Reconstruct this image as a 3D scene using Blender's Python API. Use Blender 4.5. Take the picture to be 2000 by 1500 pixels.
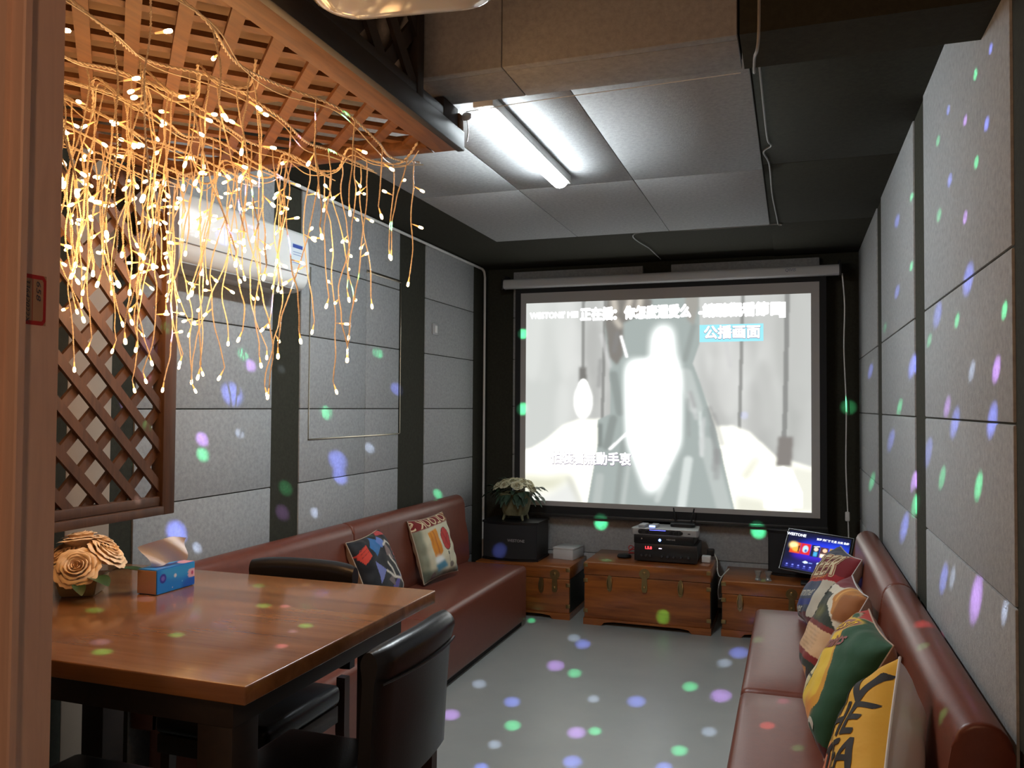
import bpy, bmesh, math, random
import numpy as np
from mathutils import Vector, Matrix, Euler
for _o in list(bpy.data.objects): bpy.data.objects.remove(_o)
random.seed(7)
PI = math.pi
SC = bpy.context.scene
COL = SC.collection

# ------------------------------------------------------------------ camera
F_PX, IMG_W, IMG_H = 1595.0, 2000, 1500
cd = bpy.data.cameras.new('camera'); cam = bpy.data.objects.new('camera', cd); COL.objects.link(cam)
cd.sensor_width = 36; cd.sensor_fit = 'HORIZONTAL'; cd.lens = F_PX / IMG_W * 36; cd.clip_start = .02
xr = Vector((0.94539375, 0.32586427, 0.00656748))        # camera right, in world
dn = Vector((-0.00265424, 0.02784658, -0.99960868))      # camera down
fw = Vector((-0.32591963, 0.94500637, 0.02719091))       # camera forward
m = Matrix((xr, -dn, -fw)).transposed().to_4x4(); m.translation = (0, 0, 1.5)
cam.matrix_world = m
SC.camera = cam

# ------------------------------------------------------------------ world, big lights, exposure
SC.view_settings.view_transform = 'Standard'; SC.view_settings.look = 'None'
SC.view_settings.exposure = 0.2; SC.view_settings.gamma = 1; SC.view_settings.use_curve_mapping = False
w = bpy.data.worlds.new('world'); SC.world = w; w.use_nodes = True
w.node_tree.nodes['Background'].inputs[0].default_value = (1, .75, .58, 1)
w.node_tree.nodes['Background'].inputs[1].default_value = .035
def lamp(name, kind, loc, energy, color, rot=(0, 0, 0), size=.1, sy=None, parent=None):
    l = bpy.data.lights.new(name, kind); l.energy = energy; l.color = color
    o = bpy.data.objects.new(name, l); COL.objects.link(o); o.location = loc; o.rotation_euler = rot
    if kind == 'AREA':
        l.size = size
        if sy: l.shape = 'RECTANGLE'; l.size_y = sy
    else: l.shadow_soft_size = size
    if parent: o.parent = parent
    return o
# unseen warm lobby lamp behind the camera, placed to light jamb and beam
lamp('lobby_light', 'POINT', (.05, -1.0, 2.35), 30, (1, .56, .32), size=.12)

# the disco projector: one lamp whose beams leave in fixed directions
DISCO = Vector((-0.45, 0.95, 2.15))
def ray(px, py):
    c = Vector((px - 1000, py - 750, F_PX))
    return xr * c.x + dn * c.y + fw * c.z
O = Vector((0, 0, 1.5))
def hit(px, py, ax, val):
    d = ray(px, py); t = (val - O[ax]) / d[ax]; return O + d * t
G_, B_, V_, W_, R_ = (.1, .9, .38), (.2, .26, 1.), (.6, .3, 1.), (.6, .72, 1.), (1., .2, .35)
DOTS = []
for px, py, r, c in [(1905,145,11,G_),(1852,215,9,B_),(1927,242,13,B_),(1832,275,10,G_),(1885,235,10,V_),(1907,317,12,G_),(1855,352,12,B_),(1834,420,12,G_),
                     (1885,425,12,V_),(1891,545,28,B_),(1831,615,22,B_),(1869,626,13,G_),(1962,606,16,G_),(1946,722,22,V_),(1898,725,18,W_),(1850,795,18,V_),(1865,825,24,B_),
                     (1938,820,28,B_),(1812,885,24,B_),(1840,933,18,G_),(1911,950,22,G_),(1843,1130,22,B_),(1860,1128,16,W_),(1906,1170,34,V_),(1962,1195,18,W_),
                     (1752,432,12,B_),(1780,520,9,G_),(1752,570,12,B_),(1728,640,9,G_),(1782,715,20,B_),(1757,795,14,G_),(1740,860,18,B_),(1785,940,16,V_),(1787,985,18,G_),(1766,1030,22,B_),
                     (1780,385,8,G_),(1700,725,12,B_),(1703,940,14,G_),(1815,665,12,G_),(1935,95,10,B_)]:
    DOTS.append((hit(px, py, 0, .43), r, c))
for px, py, r, c in [(474,692,12,G_),(489,714,12,V_),(453,770,22,B_),(395,858,13,V_),(396,888,13,G_),(468,847,9,W_),(345,1040,21,B_),(385,1070,10,W_),(228,1062,9,W_),(660,900,19,B_),(664,930,15,B_),
                     (558,952,14,G_),(552,1000,14,V_),(616,1002,10,W_),(722,875,10,W_),(638,806,13,G_),(738,690,10,G_),(255,732,20,B_),(245,795,15,V_),(290,700,12,G_),(248,905,10,G_),
                     (775,760,12,B_),(585,465,12,G_),(425,485,18,B_),(480,470,10,V_),(550,720,8,W_),(855,965,9,G_)]:
    DOTS.append((hit(px, py, 0, -2.33), r, c))
for px, py, r, c in [(1121,1246,12,W_),(1138,1258,15,B_),(1085,1300,17,V_),(1122,1315,14,G_),(936,1336,14,W_),(1159,1365,12,W_),(1000,1371,16,B_),(1243,1370,18,B_),(881,1396,17,V_),(1001,1417,16,G_),
                     (1348,1341,15,G_),(1408,1359,20,V_),(1415,1295,14,W_),(1443,1275,18,B_),(1385,1429,15,W_),(1126,1431,18,V_),(1162,1428,13,G_),(966,1454,13,W_),(1327,1466,16,G_),(1118,1488,19,B_),
                     (940,1499,14,B_),(1297,1499,16,B_),(1038,1212,8,G_)]:
    DOTS.append((hit(px, py, 2, 0), r, c))
for px, py, r, c in [(200,1273,18,G_),(196,1254,18,B_),(515,1183,14,G_),(557,1184,10,V_),(597,1222,14,G_),(572,1233,10,B_),(285,1170,16,B_),(505,1144,12,G_),(598,1142,9,W_),(345,1240,14,G_),
                     (185,1192,16,G_),(880-330,1222+40,12,V_)]:
    DOTS.append((hit(px, py, 2, .945), r, c))
for px, py, r, c in [(1022,655,10,G_),(1022,802,12,G_),(1174,1021,13,G_),(1481,1037,14,G_),(1456,815,8,B_),(1655,793,14,G_)]:
    DOTS.append((hit(px, py, 1, 6.1), r, c))
for px, py, r, c in [(1295,1205,13,G_),(975,1070,14,B_)]:
    DOTS.append((hit(px, py, 1, 5.55), r, c))
for px, py, r, c in [(1500,1420,14,R_),(1560,1465,12,G_),(1480,1250,12,G_),(1530,1370,12,V_)]:
    DOTS.append((hit(px, py, 2, .41), r, c))
for px, py, r, c in [(1785,1190,18,R_),(1800,1260,14,G_),(1855,1420,16,G_)]:
    DOTS.append((hit(px, py, 0, .33), r, c))
def disco(dots):
    l = bpy.data.lights.new('disco_light', 'POINT'); l.energy = 480; l.shadow_soft_size = .004; l.use_nodes = True
    o = bpy.data.objects.new('disco_light', l); COL.objects.link(o); o.location = DISCO
    nt = l.node_tree; N = nt.nodes; L = nt.links; em = N['Emission']
    tc = N.new('ShaderNodeNewGeometry'); nz = N.new('ShaderNodeVectorMath'); nz.operation = 'NORMALIZE'
    L.new(tc.outputs['Normal'], nz.inputs[0]); src = nz.outputs[0]
    acc = None
    for p, r, c in dots:
        d = (p - DISCO); D = d.length; d.normalize()
        dc = (p - O).dot(fw)
        a = .92 * r * dc / F_PX / D
        dp = N.new('ShaderNodeVectorMath'); dp.operation = 'DOT_PRODUCT'; L.new(src, dp.inputs[0]); dp.inputs[1].default_value = d
        mr = N.new('ShaderNodeMapRange'); mr.interpolation_type = 'SMOOTHSTEP'
        L.new(dp.outputs['Value'], mr.inputs['Value'])
        mr.inputs['From Min'].default_value = math.cos(a * 1.35); mr.inputs['From Max'].default_value = math.cos(a * .25)
        k = D * D / 4.0 * (.55 if c is W_ else 1)
        ma = N.new('ShaderNodeVectorMath'); ma.operation = 'MULTIPLY_ADD'
        L.new(mr.outputs[0], ma.inputs[0]); ma.inputs[1].default_value = [x * k for x in c]
        if acc is None: ma.inputs[2].default_value = (0, 0, 0)
        else: L.new(acc, ma.inputs[2])
        acc = ma.outputs[0]
    L.new(acc, em.inputs['Color']); em.inputs['Strength'].default_value = 1.0
for k in range(8): disco(DOTS[k::8])       # the show lamp is a cluster of eight small emitters

# ------------------------------------------------------------------ materials
MATS = {}
def mat(name, color=(.5, .5, .5), rough=.5, metal=0, emit=None, es=1, coat=0, trans=0, spec=.5, ns=None, namt=0, bump=0, bs=200, col2=None, stretch=(1, 1, 1), sample=True, sheen=0):
    """principled; ns/namt/col2: noise-mixed second colour; bump: noise bump"""
    if name in MATS: return MATS[name]
    mt = bpy.data.materials.new(name); mt.use_nodes = True; MATS[name] = mt
    N = mt.node_tree.nodes; L = mt.node_tree.links; b = N['Principled BSDF']
    b.inputs['Base Color'].default_value = (*color, 1); b.inputs['Roughness'].default_value = rough
    b.inputs['Metallic'].default_value = metal; b.inputs['Coat Weight'].default_value = coat; b.inputs['Coat Roughness'].default_value = .08
    b.inputs['Transmission Weight'].default_value = trans; b.inputs['Specular IOR Level'].default_value = spec
    b.inputs['Sheen Weight'].default_value = sheen
    if emit: b.inputs['Emission Color'].default_value = (*emit, 1); b.inputs['Emission Strength'].default_value = es
    if not sample: mt.cycles.emission_sampling = 'NONE'
    if ns or bump:
        tc = N.new('ShaderNodeTexCoord'); mp = N.new('ShaderNodeMapping'); L.new(tc.outputs['Object'], mp.inputs[0]); mp.inputs['Scale'].default_value = stretch
    if ns:
        n = N.new('ShaderNodeTexNoise'); n.inputs['Scale'].default_value = ns; n.inputs['Detail'].default_value = 6; n.inputs['Roughness'].default_value = .6
        L.new(mp.outputs[0], n.inputs['Vector'])
        mx = N.new('ShaderNodeMix'); mx.data_type = 'RGBA'
        mr = N.new('ShaderNodeMapRange'); mr.inputs['From Min'].default_value = .5 - namt; mr.inputs['From Max'].default_value = .5 + namt
        L.new(n.outputs['Fac'], mr.inputs['Value']); L.new(mr.outputs[0], mx.inputs['Factor'])
        mx.inputs[6].default_value = (*color, 1); mx.inputs[7].default_value = (*(col2 or color), 1)
        L.new(mx.outputs[2], b.inputs['Base Color'])
    if bump:
        n2 = N.new('ShaderNodeTexNoise'); n2.inputs['Scale'].default_value = bs; n2.inputs['Detail'].default_value = 4; L.new(mp.outputs[0], n2.inputs['Vector'])
        bp = N.new('ShaderNodeBump'); bp.inputs['Strength'].default_value = bump; bp.inputs['Distance'].default_value = .003
        L.new(n2.outputs['Fac'], bp.inputs['Height']); L.new(bp.outputs[0], b.inputs['Normal'])
    return mt
def vcmat(name, rough=.7, emit=0, sheen=0, bump=0):
    if name in MATS: return MATS[name]
    mt = bpy.data.materials.new(name); mt.use_nodes = True; MATS[name] = mt
    N = mt.node_tree.nodes; L = mt.node_tree.links; b = N['Principled BSDF']
    a = N.new('ShaderNodeVertexColor'); a.layer_name = 'Col'
    b.inputs['Roughness'].default_value = rough; b.inputs['Sheen Weight'].default_value = sheen
    if emit:
        b.inputs['Base Color'].default_value = (.02, .02, .02, 1); L.new(a.outputs[0], b.inputs['Emission Color']); b.inputs['Emission Strength'].default_value = emit
    else: L.new(a.outputs[0], b.inputs['Base Color'])
    if bump:
        tc = N.new('ShaderNodeTexCoord'); n2 = N.new('ShaderNodeTexNoise'); n2.inputs['Scale'].default_value = 14; n2.inputs['Detail'].default_value = 3; L.new(tc.outputs['Object'], n2.inputs['Vector'])
        bp = N.new('ShaderNodeBump'); bp.inputs['Strength'].default_value = bump; bp.inputs['Distance'].default_value = .02
        L.new(n2.outputs['Fac'], bp.inputs['Height']); L.new(bp.outputs[0], b.inputs['Normal'])
    return mt
def wood(name, c1, c2, axis=0, scale=3, rough=.35, coat=0, plank=0, c3=None):
    if name in MATS: return MATS[name]
    mt = bpy.data.materials.new(name); mt.use_nodes = True; MATS[name] = mt
    N = mt.node_tree.nodes; L = mt.node_tree.links; b = N['Principled BSDF']
    tc = N.new('ShaderNodeTexCoord'); mp = N.new('ShaderNodeMapping'); L.new(tc.outputs['Object'], mp.inputs[0])
    s = [9., 9., 9.]; s[axis] = .9; mp.inputs['Scale'].default_value = s
    n = N.new('ShaderNodeTexNoise'); n.inputs['Scale'].default_value = scale; n.inputs['Detail'].default_value = 8; n.inputs['Roughness'].default_value = .62; n.inputs['Distortion'].default_value = .7
    L.new(mp.outputs[0], n.inputs['Vector'])
    cr = N.new('ShaderNodeValToRGB'); cr.color_ramp.elements[0].position = .3; cr.color_ramp.elements[0].color = (*c2, 1)
    cr.color_ramp.elements[1].position = .68; cr.color_ramp.elements[1].color = (*c1, 1); L.new(n.outputs['Fac'], cr.inputs[0])
    out = cr.outputs[0]
    if plank:
        sx = N.new('ShaderNodeSeparateXYZ'); L.new(tc.outputs['Object'], sx.inputs[0])
        mm = N.new('ShaderNodeMath'); mm.operation = 'DIVIDE'; L.new(sx.outputs[(axis + 1) % 3 if axis != 1 else 0], mm.inputs[0]); mm.inputs[1].default_value = plank
        fl = N.new('ShaderNodeMath'); fl.operation = 'FLOOR'; L.new(mm.outputs[0], fl.inputs[0])
        wn = N.new('ShaderNodeTexWhiteNoise'); wn.noise_dimensions = '1D'; L.new(fl.outputs[0], wn.inputs['W'])
        hs = N.new('ShaderNodeHueSaturation'); mr = N.new('ShaderNodeMapRange'); mr.inputs['To Min'].default_value = .8; mr.inputs['To Max'].default_value = 1.15
        L.new(wn.outputs['Value'], mr.inputs['Value']); L.new(mr.outputs[0], hs.inputs['Value']); L.new(out, hs.inputs['Color']); out = hs.outputs[0]
    L.new(out, b.inputs['Base Color']); b.inputs['Roughness'].default_value = rough; b.inputs['Coat Weight'].default_value = coat; b.inputs['Coat Roughness'].default_value = .12
    return mt
FELT = mat('light_felt', (.43, .435, .435), .95, ns=60, namt=.22, col2=(.31, .315, .315), bump=.25, bs=160, spec=.2)
DARKFELT = mat('dark_felt', (.05, .049, .036), .95, ns=60, namt=.25, col2=(.035, .034, .026), bump=.2, bs=160, spec=.15)
FLOOR = mat('floor_paint', (.33, .345, .33), .34, ns=5, namt=.3, col2=(.29, .305, .295), bump=.03, bs=30)
PAINT = mat('tan_paint', (.42, .33, .25), .6, ns=8, namt=.3, col2=(.38, .29, .22))
LEATHER = mat('brown_leather', (.185, .052, .03), .36, ns=30, namt=.3, col2=(.145, .04, .024), bump=.12, bs=260)
BLACKL = mat('black_leather', (.012, .012, .014), .3, bump=.1, bs=260)
DARKWOOD = wood('dark_stained_wood', (.10, .045, .022), (.045, .02, .011), axis=2, rough=.5)
LATW = wood('lattice_wood', (.105, .048, .024), (.05, .022, .012), axis=2, rough=.55, scale=5)
CANW = wood('canopy_wood', (.24, .10, .035), (.13, .05, .018), axis=1, rough=.55, scale=5)
BLKW = mat('black_wood', (.02, .016, .014), .5, ns=20, namt=.3, col2=(.035, .022, .016), stretch=(3, 1, 3))
TABW = wood('table_wood', (.34, .15, .05), (.23, .09, .028), axis=0, rough=.24, coat=.5, scale=2.2, plank=.12)
CHESTW = wood('chest_wood', (.36, .11, .02), (.15, .038, .008), axis=0, rough=.3, coat=.4, scale=2.6, plank=0)
JAMB = wood('jamb_wood', (.80, .54, .41), (.70, .46, .35), axis=2, rough=.5, scale=7)
BRASS = mat('aged_brass', (.34, .25, .11), .36, 1)
BLACKP = mat('black_plastic', (.007, .007, .008), .4, spec=.4)
BLACKM = mat('black_matte', (.012, .012, .012), .75)
WHITEP = mat('white_plastic', (.75, .74, .72), .3)
GLOSSW = mat('glossy_white', (.75, .72, .68), .12, coat=.6)
METAL = mat('silver_metal', (.6, .6, .62), .25, 1)
GREYP = mat('grey_plastic', (.35, .35, .34), .4)

# ------------------------------------------------------------------ mesh helpers
ROOTM = {}
def thing(name, label, cat, loc=(0, 0, 0), rotz=0, group=None, kind=None, rot=None):
    o = bpy.data.objects.new(name, None); COL.objects.link(o); o.location = loc
    e = Euler(rot) if rot else Euler((0, 0, rotz)); o.rotation_euler = e; o.empty_display_size = .05
    if label: o['label'] = label
    if cat: o['category'] = cat
    if group: o['group'] = group
    if kind: o['kind'] = kind
    ROOTM[o.name] = Matrix.Translation(loc) @ e.to_matrix().to_4x4()
    return o
def obj(name, bm, mt, parent=None, world=True, smooth=35, label=None):
    """link a bmesh as one object; world=True: bm is in world coordinates"""
    me = bpy.data.meshes.new(name)
    M = ROOTM[parent.name] if parent else Matrix()
    if world and parent: bm.transform(M.inverted())
    bmesh.ops.recalc_face_normals(bm, faces=bm.faces)
    bm.to_mesh(me); bm.free()
    for x in (mt if isinstance(mt, (list, tuple)) else [mt]): me.materials.append(x)
    if smooth:
        me.polygons.foreach_set('use_smooth', [True] * len(me.polygons)); me.set_sharp_from_angle(angle=math.radians(smooth))
    o = bpy.data.objects.new(name, me); COL.objects.link(o)
    if parent: o.parent = parent; ROOTM[o.name] = M
    else: ROOTM[o.name] = Matrix()
    if label: o['label'] = label
    return o
def tag(o, label, cat, group=None, kind=None):
    o['label'] = label; o['category'] = cat
    if group: o['group'] = group
    if kind: o['kind'] = kind
    return o
def struct(name, bm, mt, parent=None, **k):
    o = obj(name, bm, mt, parent, **k); o['kind'] = 'structure'; return o
def B(): return bmesh.new()
def box(bm, x0, x1, y0, y1, z0, z1, bev=0, seg=2, M=None, mi=0):
    r = bmesh.ops.create_cube(bm, size=1); vs = r['verts']
    T = Matrix.Translation(((x0 + x1) / 2, (y0 + y1) / 2, (z0 + z1) / 2)) @ Matrix.Diagonal((abs(x1 - x0), abs(y1 - y0), abs(z1 - z0), 1))
    bmesh.ops.transform(bm, matrix=T, verts=vs)
    if bev:
        es = list({e for v in vs for e in v.link_edges})
        rr = bmesh.ops.bevel(bm, geom=es, offset=bev, segments=seg, profile=.5, affect='EDGES')
        vs = list({v for f in rr['faces'] for v in f.verts} | {v for v in vs if v.is_valid})
    fs = {f for v in vs for f in v.link_faces}
    for f in fs: f.material_index = mi
    if M is not None: bmesh.ops.transform(bm, matrix=M, verts=vs)
    return vs
def frames(pts):
    pts = [Vector(p) for p in pts]; out = []; up = None
    for i, p in enumerate(pts):
        t = (pts[min(i + 1, len(pts) - 1)] - pts[max(i - 1, 0)]).normalized()
        if up is None:
            up = t.orthogonal().normalized()
        else: up = (up - t * up.dot(t)).normalized()
        out.append((p, up, t.cross(up)))
    return out
def tube(bm, pts, r, n=8, cap=True, mi=0):
    rings = []
    fr = frames(pts)
    for i, (p, a, b) in enumerate(fr):
        rr = r[i] if isinstance(r, (list, tuple)) else r
        rings.append([bm.verts.new(p + a * rr * math.cos(2 * PI * k / n) + b * rr * math.sin(2 * PI * k / n)) for k in range(n)])
    for i in range(len(rings) - 1):
        for k in range(n):
            f = bm.faces.new((rings[i][k], rings[i][(k + 1) % n], rings[i + 1][(k + 1) % n], rings[i + 1][k])); f.material_index = mi
    if cap:
        for q in (rings[0], rings[-1]):
            try: bm.faces.new(q).material_index = mi
            except ValueError: pass
def smoothpath(pts, n=8):
    P = [Vector(p) for p in pts]; out = []
    for i in range(len(P) - 1):
        a, b, c, d = P[max(i - 1, 0)], P[i], P[i + 1], P[min(i + 2, len(P) - 1)]
        for k in range(n):
            t = k / n
            out.append(.5 * ((2 * b) + (c - a) * t + (2 * a - 5 * b + 4 * c - d) * t * t + (3 * b - a - 3 * c + d) * t ** 3))
    out.append(P[-1]); return out
def lathe(bm, prof, n=24, M=None, mi=0):
    """prof: [(r,z)]"""
    rings = []
    for r, z in prof:
        if r < 1e-6: rings.append([bm.verts.new((0, 0, z))])
        else: rings.append([bm.verts.new((r * math.cos(2 * PI * k / n), r * math.sin(2 * PI * k / n), z)) for k in range(n)])
    for a, b in zip(rings, rings[1:]):
        for k in range(n):
            q = [a[k % len(a)], a[(k + 1) % len(a)], b[(k + 1) % len(b)], b[k % len(b)]]
            q2 = []
            for v in q:
                if v not in q2: q2.append(v)
            if len(q2) > 2: bm.faces.new(q2).material_index = mi
    if M is not None: bmesh.ops.transform(bm, matrix=M, verts=[v for r in rings for v in r])
def prism(bm, poly, ax, a0, a1, mi=0, bev=0):
    """poly: 2-D outline in the two axes other than ax (in x,y,z order); extruded from a0 to a1"""
    def P(p, a):
        q = list(p); q.insert(ax, a); return q
    lo = [bm.verts.new(P(p, a0)) for p in poly]; hi = [bm.verts.new(P(p, a1)) for p in poly]
    fs = [bm.faces.new(lo), bm.faces.new(hi[::-1])]
    for i in range(len(poly)):
        j = (i + 1) % len(poly); fs.append(bm.faces.new((lo[i], hi[i], hi[j], lo[j])))
    for f in fs: f.material_index = mi
    if bev:
        es = [e for v in lo + hi for e in v.link_edges]
        bmesh.ops.bevel(bm, geom=list(set(es)), offset=bev, segments=3, profile=.5, affect='EDGES')
    return lo + hi
def rrect(w, h, r, n=6, cx=0, cy=0):
    out = []
    for sx, sy, a0 in ((1, 1, 0), (-1, 1, 90), (-1, -1, 180), (1, -1, 270)):
        for k in range(n + 1):
            a = math.radians(a0 + 90 * k / n); out.append((cx + sx * (w / 2 - r) + r * math.cos(a), cy + sy * (h / 2 - r) + r * math.sin(a)))
    return out
def clip_rect(poly, x0, x1, y0, y1):
    for ax, val, sgn in ((0, x0, 1), (0, x1, -1), (1, y0, 1), (1, y1, -1)):
        out = []
        for i in range(len(poly)):
            a, b = poly[i - 1], poly[i]; da, db = (a[ax] - val) * sgn, (b[ax] - val) * sgn
            if (da >= 0) != (db >= 0):
                t = da / (da - db); out.append((a[0] + (b[0] - a[0]) * t, a[1] + (b[1] - a[1]) * t))
            if db >= 0: out.append(b)
        poly = out
        if len(poly) < 3: return []
    return poly
def lattice(bm, x0, x1, y0, y1, sp, wd, ax, a0, th, off=(0, 0), order=(1, -1)):
    """two crossing layers of diagonal slats inside a rectangle; slat layers stacked along ax"""
    for layer, s in enumerate(order):
        L = (x1 - x0) + (y1 - y0); d = Vector((1, s)).normalized(); nrm = Vector((-d.y, d.x))
        c0 = Vector(((x0 + x1) / 2, (y0 + y1) / 2))
        n = int(L / sp) + 1
        for k in range(-n, n + 1):
            c = c0 + nrm * (k * sp + off[layer])
            q = [c + d * L + nrm * wd / 2, c - d * L + nrm * wd / 2, c - d * L - nrm * wd / 2, c + d * L - nrm * wd / 2]
            pl = clip_rect([tuple(v) for v in q], x0, x1, y0, y1)
            if len(pl) > 2: prism(bm, pl, ax, a0 + layer * th, a0 + (layer + 1) * th * .98)
def grid(name, nx, ny, fn, mt, parent=None, world=True, img=None, wrap=None):
    """surface fn(u,v)->xyz on a grid, u,v in 0..1; img: array (H,W,3), row 0 = top (linear colours)"""
    us = np.linspace(0, 1, nx); vs = np.linspace(0, 1, ny)
    co = [Vector(fn(u, v)) for v in vs for u in us]
    M = ROOTM[parent.name] if parent else Matrix()
    if world and parent:
        Mi = M.inverted(); co = [Mi @ c for c in co]
    fc = [(j * nx + i, j * nx + i + 1, (j + 1) * nx + i + 1, (j + 1) * nx + i) for j in range(ny - 1) for i in range(nx - 1)]
    me = bpy.data.meshes.new(name); me.from_pydata([tuple(c) for c in co], [], fc); me.materials.append(mt)
    me.polygons.foreach_set('use_smooth', [True] * len(me.polygons))
    if img is not None:
        a = me.color_attributes.new('Col', 'FLOAT_COLOR', 'POINT'); H, W = img.shape[:2]
        U, Vv = np.meshgrid(us, vs); xi = np.clip((U * (W - 1)).round().astype(int), 0, W - 1); yi = np.clip(((1 - Vv) * (H - 1)).round().astype(int), 0, H - 1)
        c = np.ones((nx * ny, 4)); c[:, :3] = img[yi, xi].reshape(-1, 3); a.data.foreach_set('color', c.ravel())
    o = bpy.data.objects.new(name, me); COL.objects.link(o)
    if parent: o.parent = parent
    ROOTM[o.name] = M
    return o
def text(name, s, size, mapfn, mt, parent, world=True, bold=0., shear=0, mirror=False, align='CENTER', sub=0, ex=0, sx=1.0, thick=None):
    """text laid on a surface: mapfn(x, y) -> point, x to the right, y up, in text units"""
    cu = bpy.data.curves.new(name, 'FONT'); cu.body = s; cu.size = size; cu.align_x = align; cu.align_y = 'CENTER'; cu.offset = bold; cu.shear = shear; cu.resolution_u = 2
    to = bpy.data.objects.new(name, cu); COL.objects.link(to)
    bpy.context.view_layer.update()
    me = bpy.data.meshes.new_from_object(to.evaluated_get(bpy.context.evaluated_depsgraph_get()))
    bpy.data.objects.remove(to); bpy.data.curves.remove(cu)
    bm = B(); bm.from_mesh(me)
    for k in range(thick[1] if thick else 0):
        g = list(bm.verts); a = 2 * PI * k / thick[1]; bm.from_mesh(me); gs = set(g)
        for v in bm.verts:
            if v not in gs: v.co += Vector((math.cos(a), math.sin(a), 0)) * thick[0]
    bpy.data.meshes.remove(me)
    bmesh.ops.triangulate(bm, faces=bm.faces)
    if sub:
        for _ in range(6):
            es = [e for e in bm.edges if e.calc_length() > sub]
            if not es: break
            bmesh.ops.subdivide_edges(bm, edges=es, cuts=1); bmesh.ops.triangulate(bm, faces=[f for f in bm.faces if len(f.verts) > 3])
    for v in bm.verts: v.co = Vector(mapfn((-v.co.x if mirror else v.co.x) * sx, v.co.y))
    if parent and world: bm.transform(ROOTM[parent.name].inverted())
    me = bpy.data.meshes.new(name); bm.to_mesh(me); bm.free(); me.materials.append(mt)
    o = bpy.data.objects.new(name, me); COL.objects.link(o)
    if parent: o.parent = parent; ROOTM[o.name] = ROOTM[parent.name]
    return o
# painting helpers for prints and screens (surface pattern only)
def lin(c): return np.array([(x / 255 / 12.92 if x / 255 <= .04045 else ((x / 255 + .055) / 1.055) ** 2.4) for x in c])
class Cv:
    def __init__(s, W, H, c): s.W, s.H = W, H; s.a = np.ones((H, W, 3)) * lin(c); s.Y, s.X = np.mgrid[0:H, 0:W] ; s.X = (s.X + .5) / W; s.Y = 1 - (s.Y + .5) / H
    def poly(s, pts, c, blur=0, al=1.):
        m = np.zeros((s.H, s.W), bool); n = len(pts)
        for i in range(n):
            (x0, y0), (x1, y1) = pts[i - 1], pts[i]
            if y0 == y1: continue
            cnd = (s.Y > min(y0, y1)) & (s.Y <= max(y0, y1)) & (s.X < (s.Y - y0) / (y1 - y0) * (x1 - x0) + x0); m ^= cnd
        s.mix(m.astype(float), c, blur, al)
    def ell(s, cx, cy, rx, ry, c, blur=0, al=1., ang=0):
        dx, dy = s.X - cx, s.Y - cy; ca, sa = math.cos(ang), math.sin(ang)
        s.mix(((((dx * ca + dy * sa) / rx) ** 2 + ((-dx * sa + dy * ca) / ry) ** 2) < 1).astype(float), c, blur, al)
    def line(s, pts, w, c, blur=0, al=1.):
        m = np.zeros((s.H, s.W))
        for (x0, y0), (x1, y1) in zip(pts, pts[1:]):
            dx, dy = x1 - x0, y1 - y0; t = np.clip(((s.X - x0) * dx + (s.Y - y0) * dy) / (dx * dx + dy * dy + 1e-9), 0, 1)
            m = np.maximum(m, (np.hypot(s.X - x0 - t * dx, s.Y - y0 - t * dy) < w / 2))
        s.mix(m.astype(float), c, blur, al)
    def mix(s, m, c, blur, al):
        if blur:
            k = max(1, int(blur * s.W)); x = np.arange(-2 * k, 2 * k + 1); g = np.exp(-x * x / (2. * k * k)); g /= g.sum()
            m = np.pad(m, 2 * k, mode='edge')
            m = np.apply_along_axis(lambda r: np.convolve(r, g, 'valid'), 1, m); m = np.apply_along_axis(lambda r: np.convolve(r, g, 'valid'), 0, m)
        m = (m * al)[..., None]; s.a = s.a * (1 - m) + (lin(c) if max(c) > 3 or min(c) < 0 else np.array(c)) * m
# ================================================================== THE SETTING
bm = B(); box(bm, -2.6, .7, -.8, 6.4, -.1, 0); struct('floor', bm, FLOOR)
# left wall: dark felt with light felt panels in rows
bm = B(); box(bm, -2.5, -2.338, .80, 6.17, 0, 2.95); wl = struct('wall_left', bm, DARKFELT)
ROWS = [(0.0, .37), (.37, .74), (.74, 1.11), (1.11, 1.48), (1.48, 1.85), (1.85, 2.222), (2.222, 2.598)]
def panels(parent, ax, a0, a1, spans, rows, mi=FELT, g=.0022):
    for s0, s1 in spans:
        for z0, z1 in rows:
            bm = B()
            if ax == 0: box(bm, a0, a1, s0 + g, s1 - g, z0 + g, z1 - g, .0045, 2)
            else: box(bm, s0 + g, s1 - g, a0, a1, z0 + g, z1 - g, .0045, 2)
            obj('felt_panel', bm, mi, parent)
R6 = ROWS[:5] + [(1.85, 2.598)]
panels(wl, 0, -2.345, -2.33, [(2.43, 3.28), (3.51, 4.17), (4.17, 4.59), (4.97, 5.84)], [(a, min(b, 2.598)) for a, b in ROWS[:5]] + [(1.85, 2.222), (2.222, 2.598)])
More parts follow.
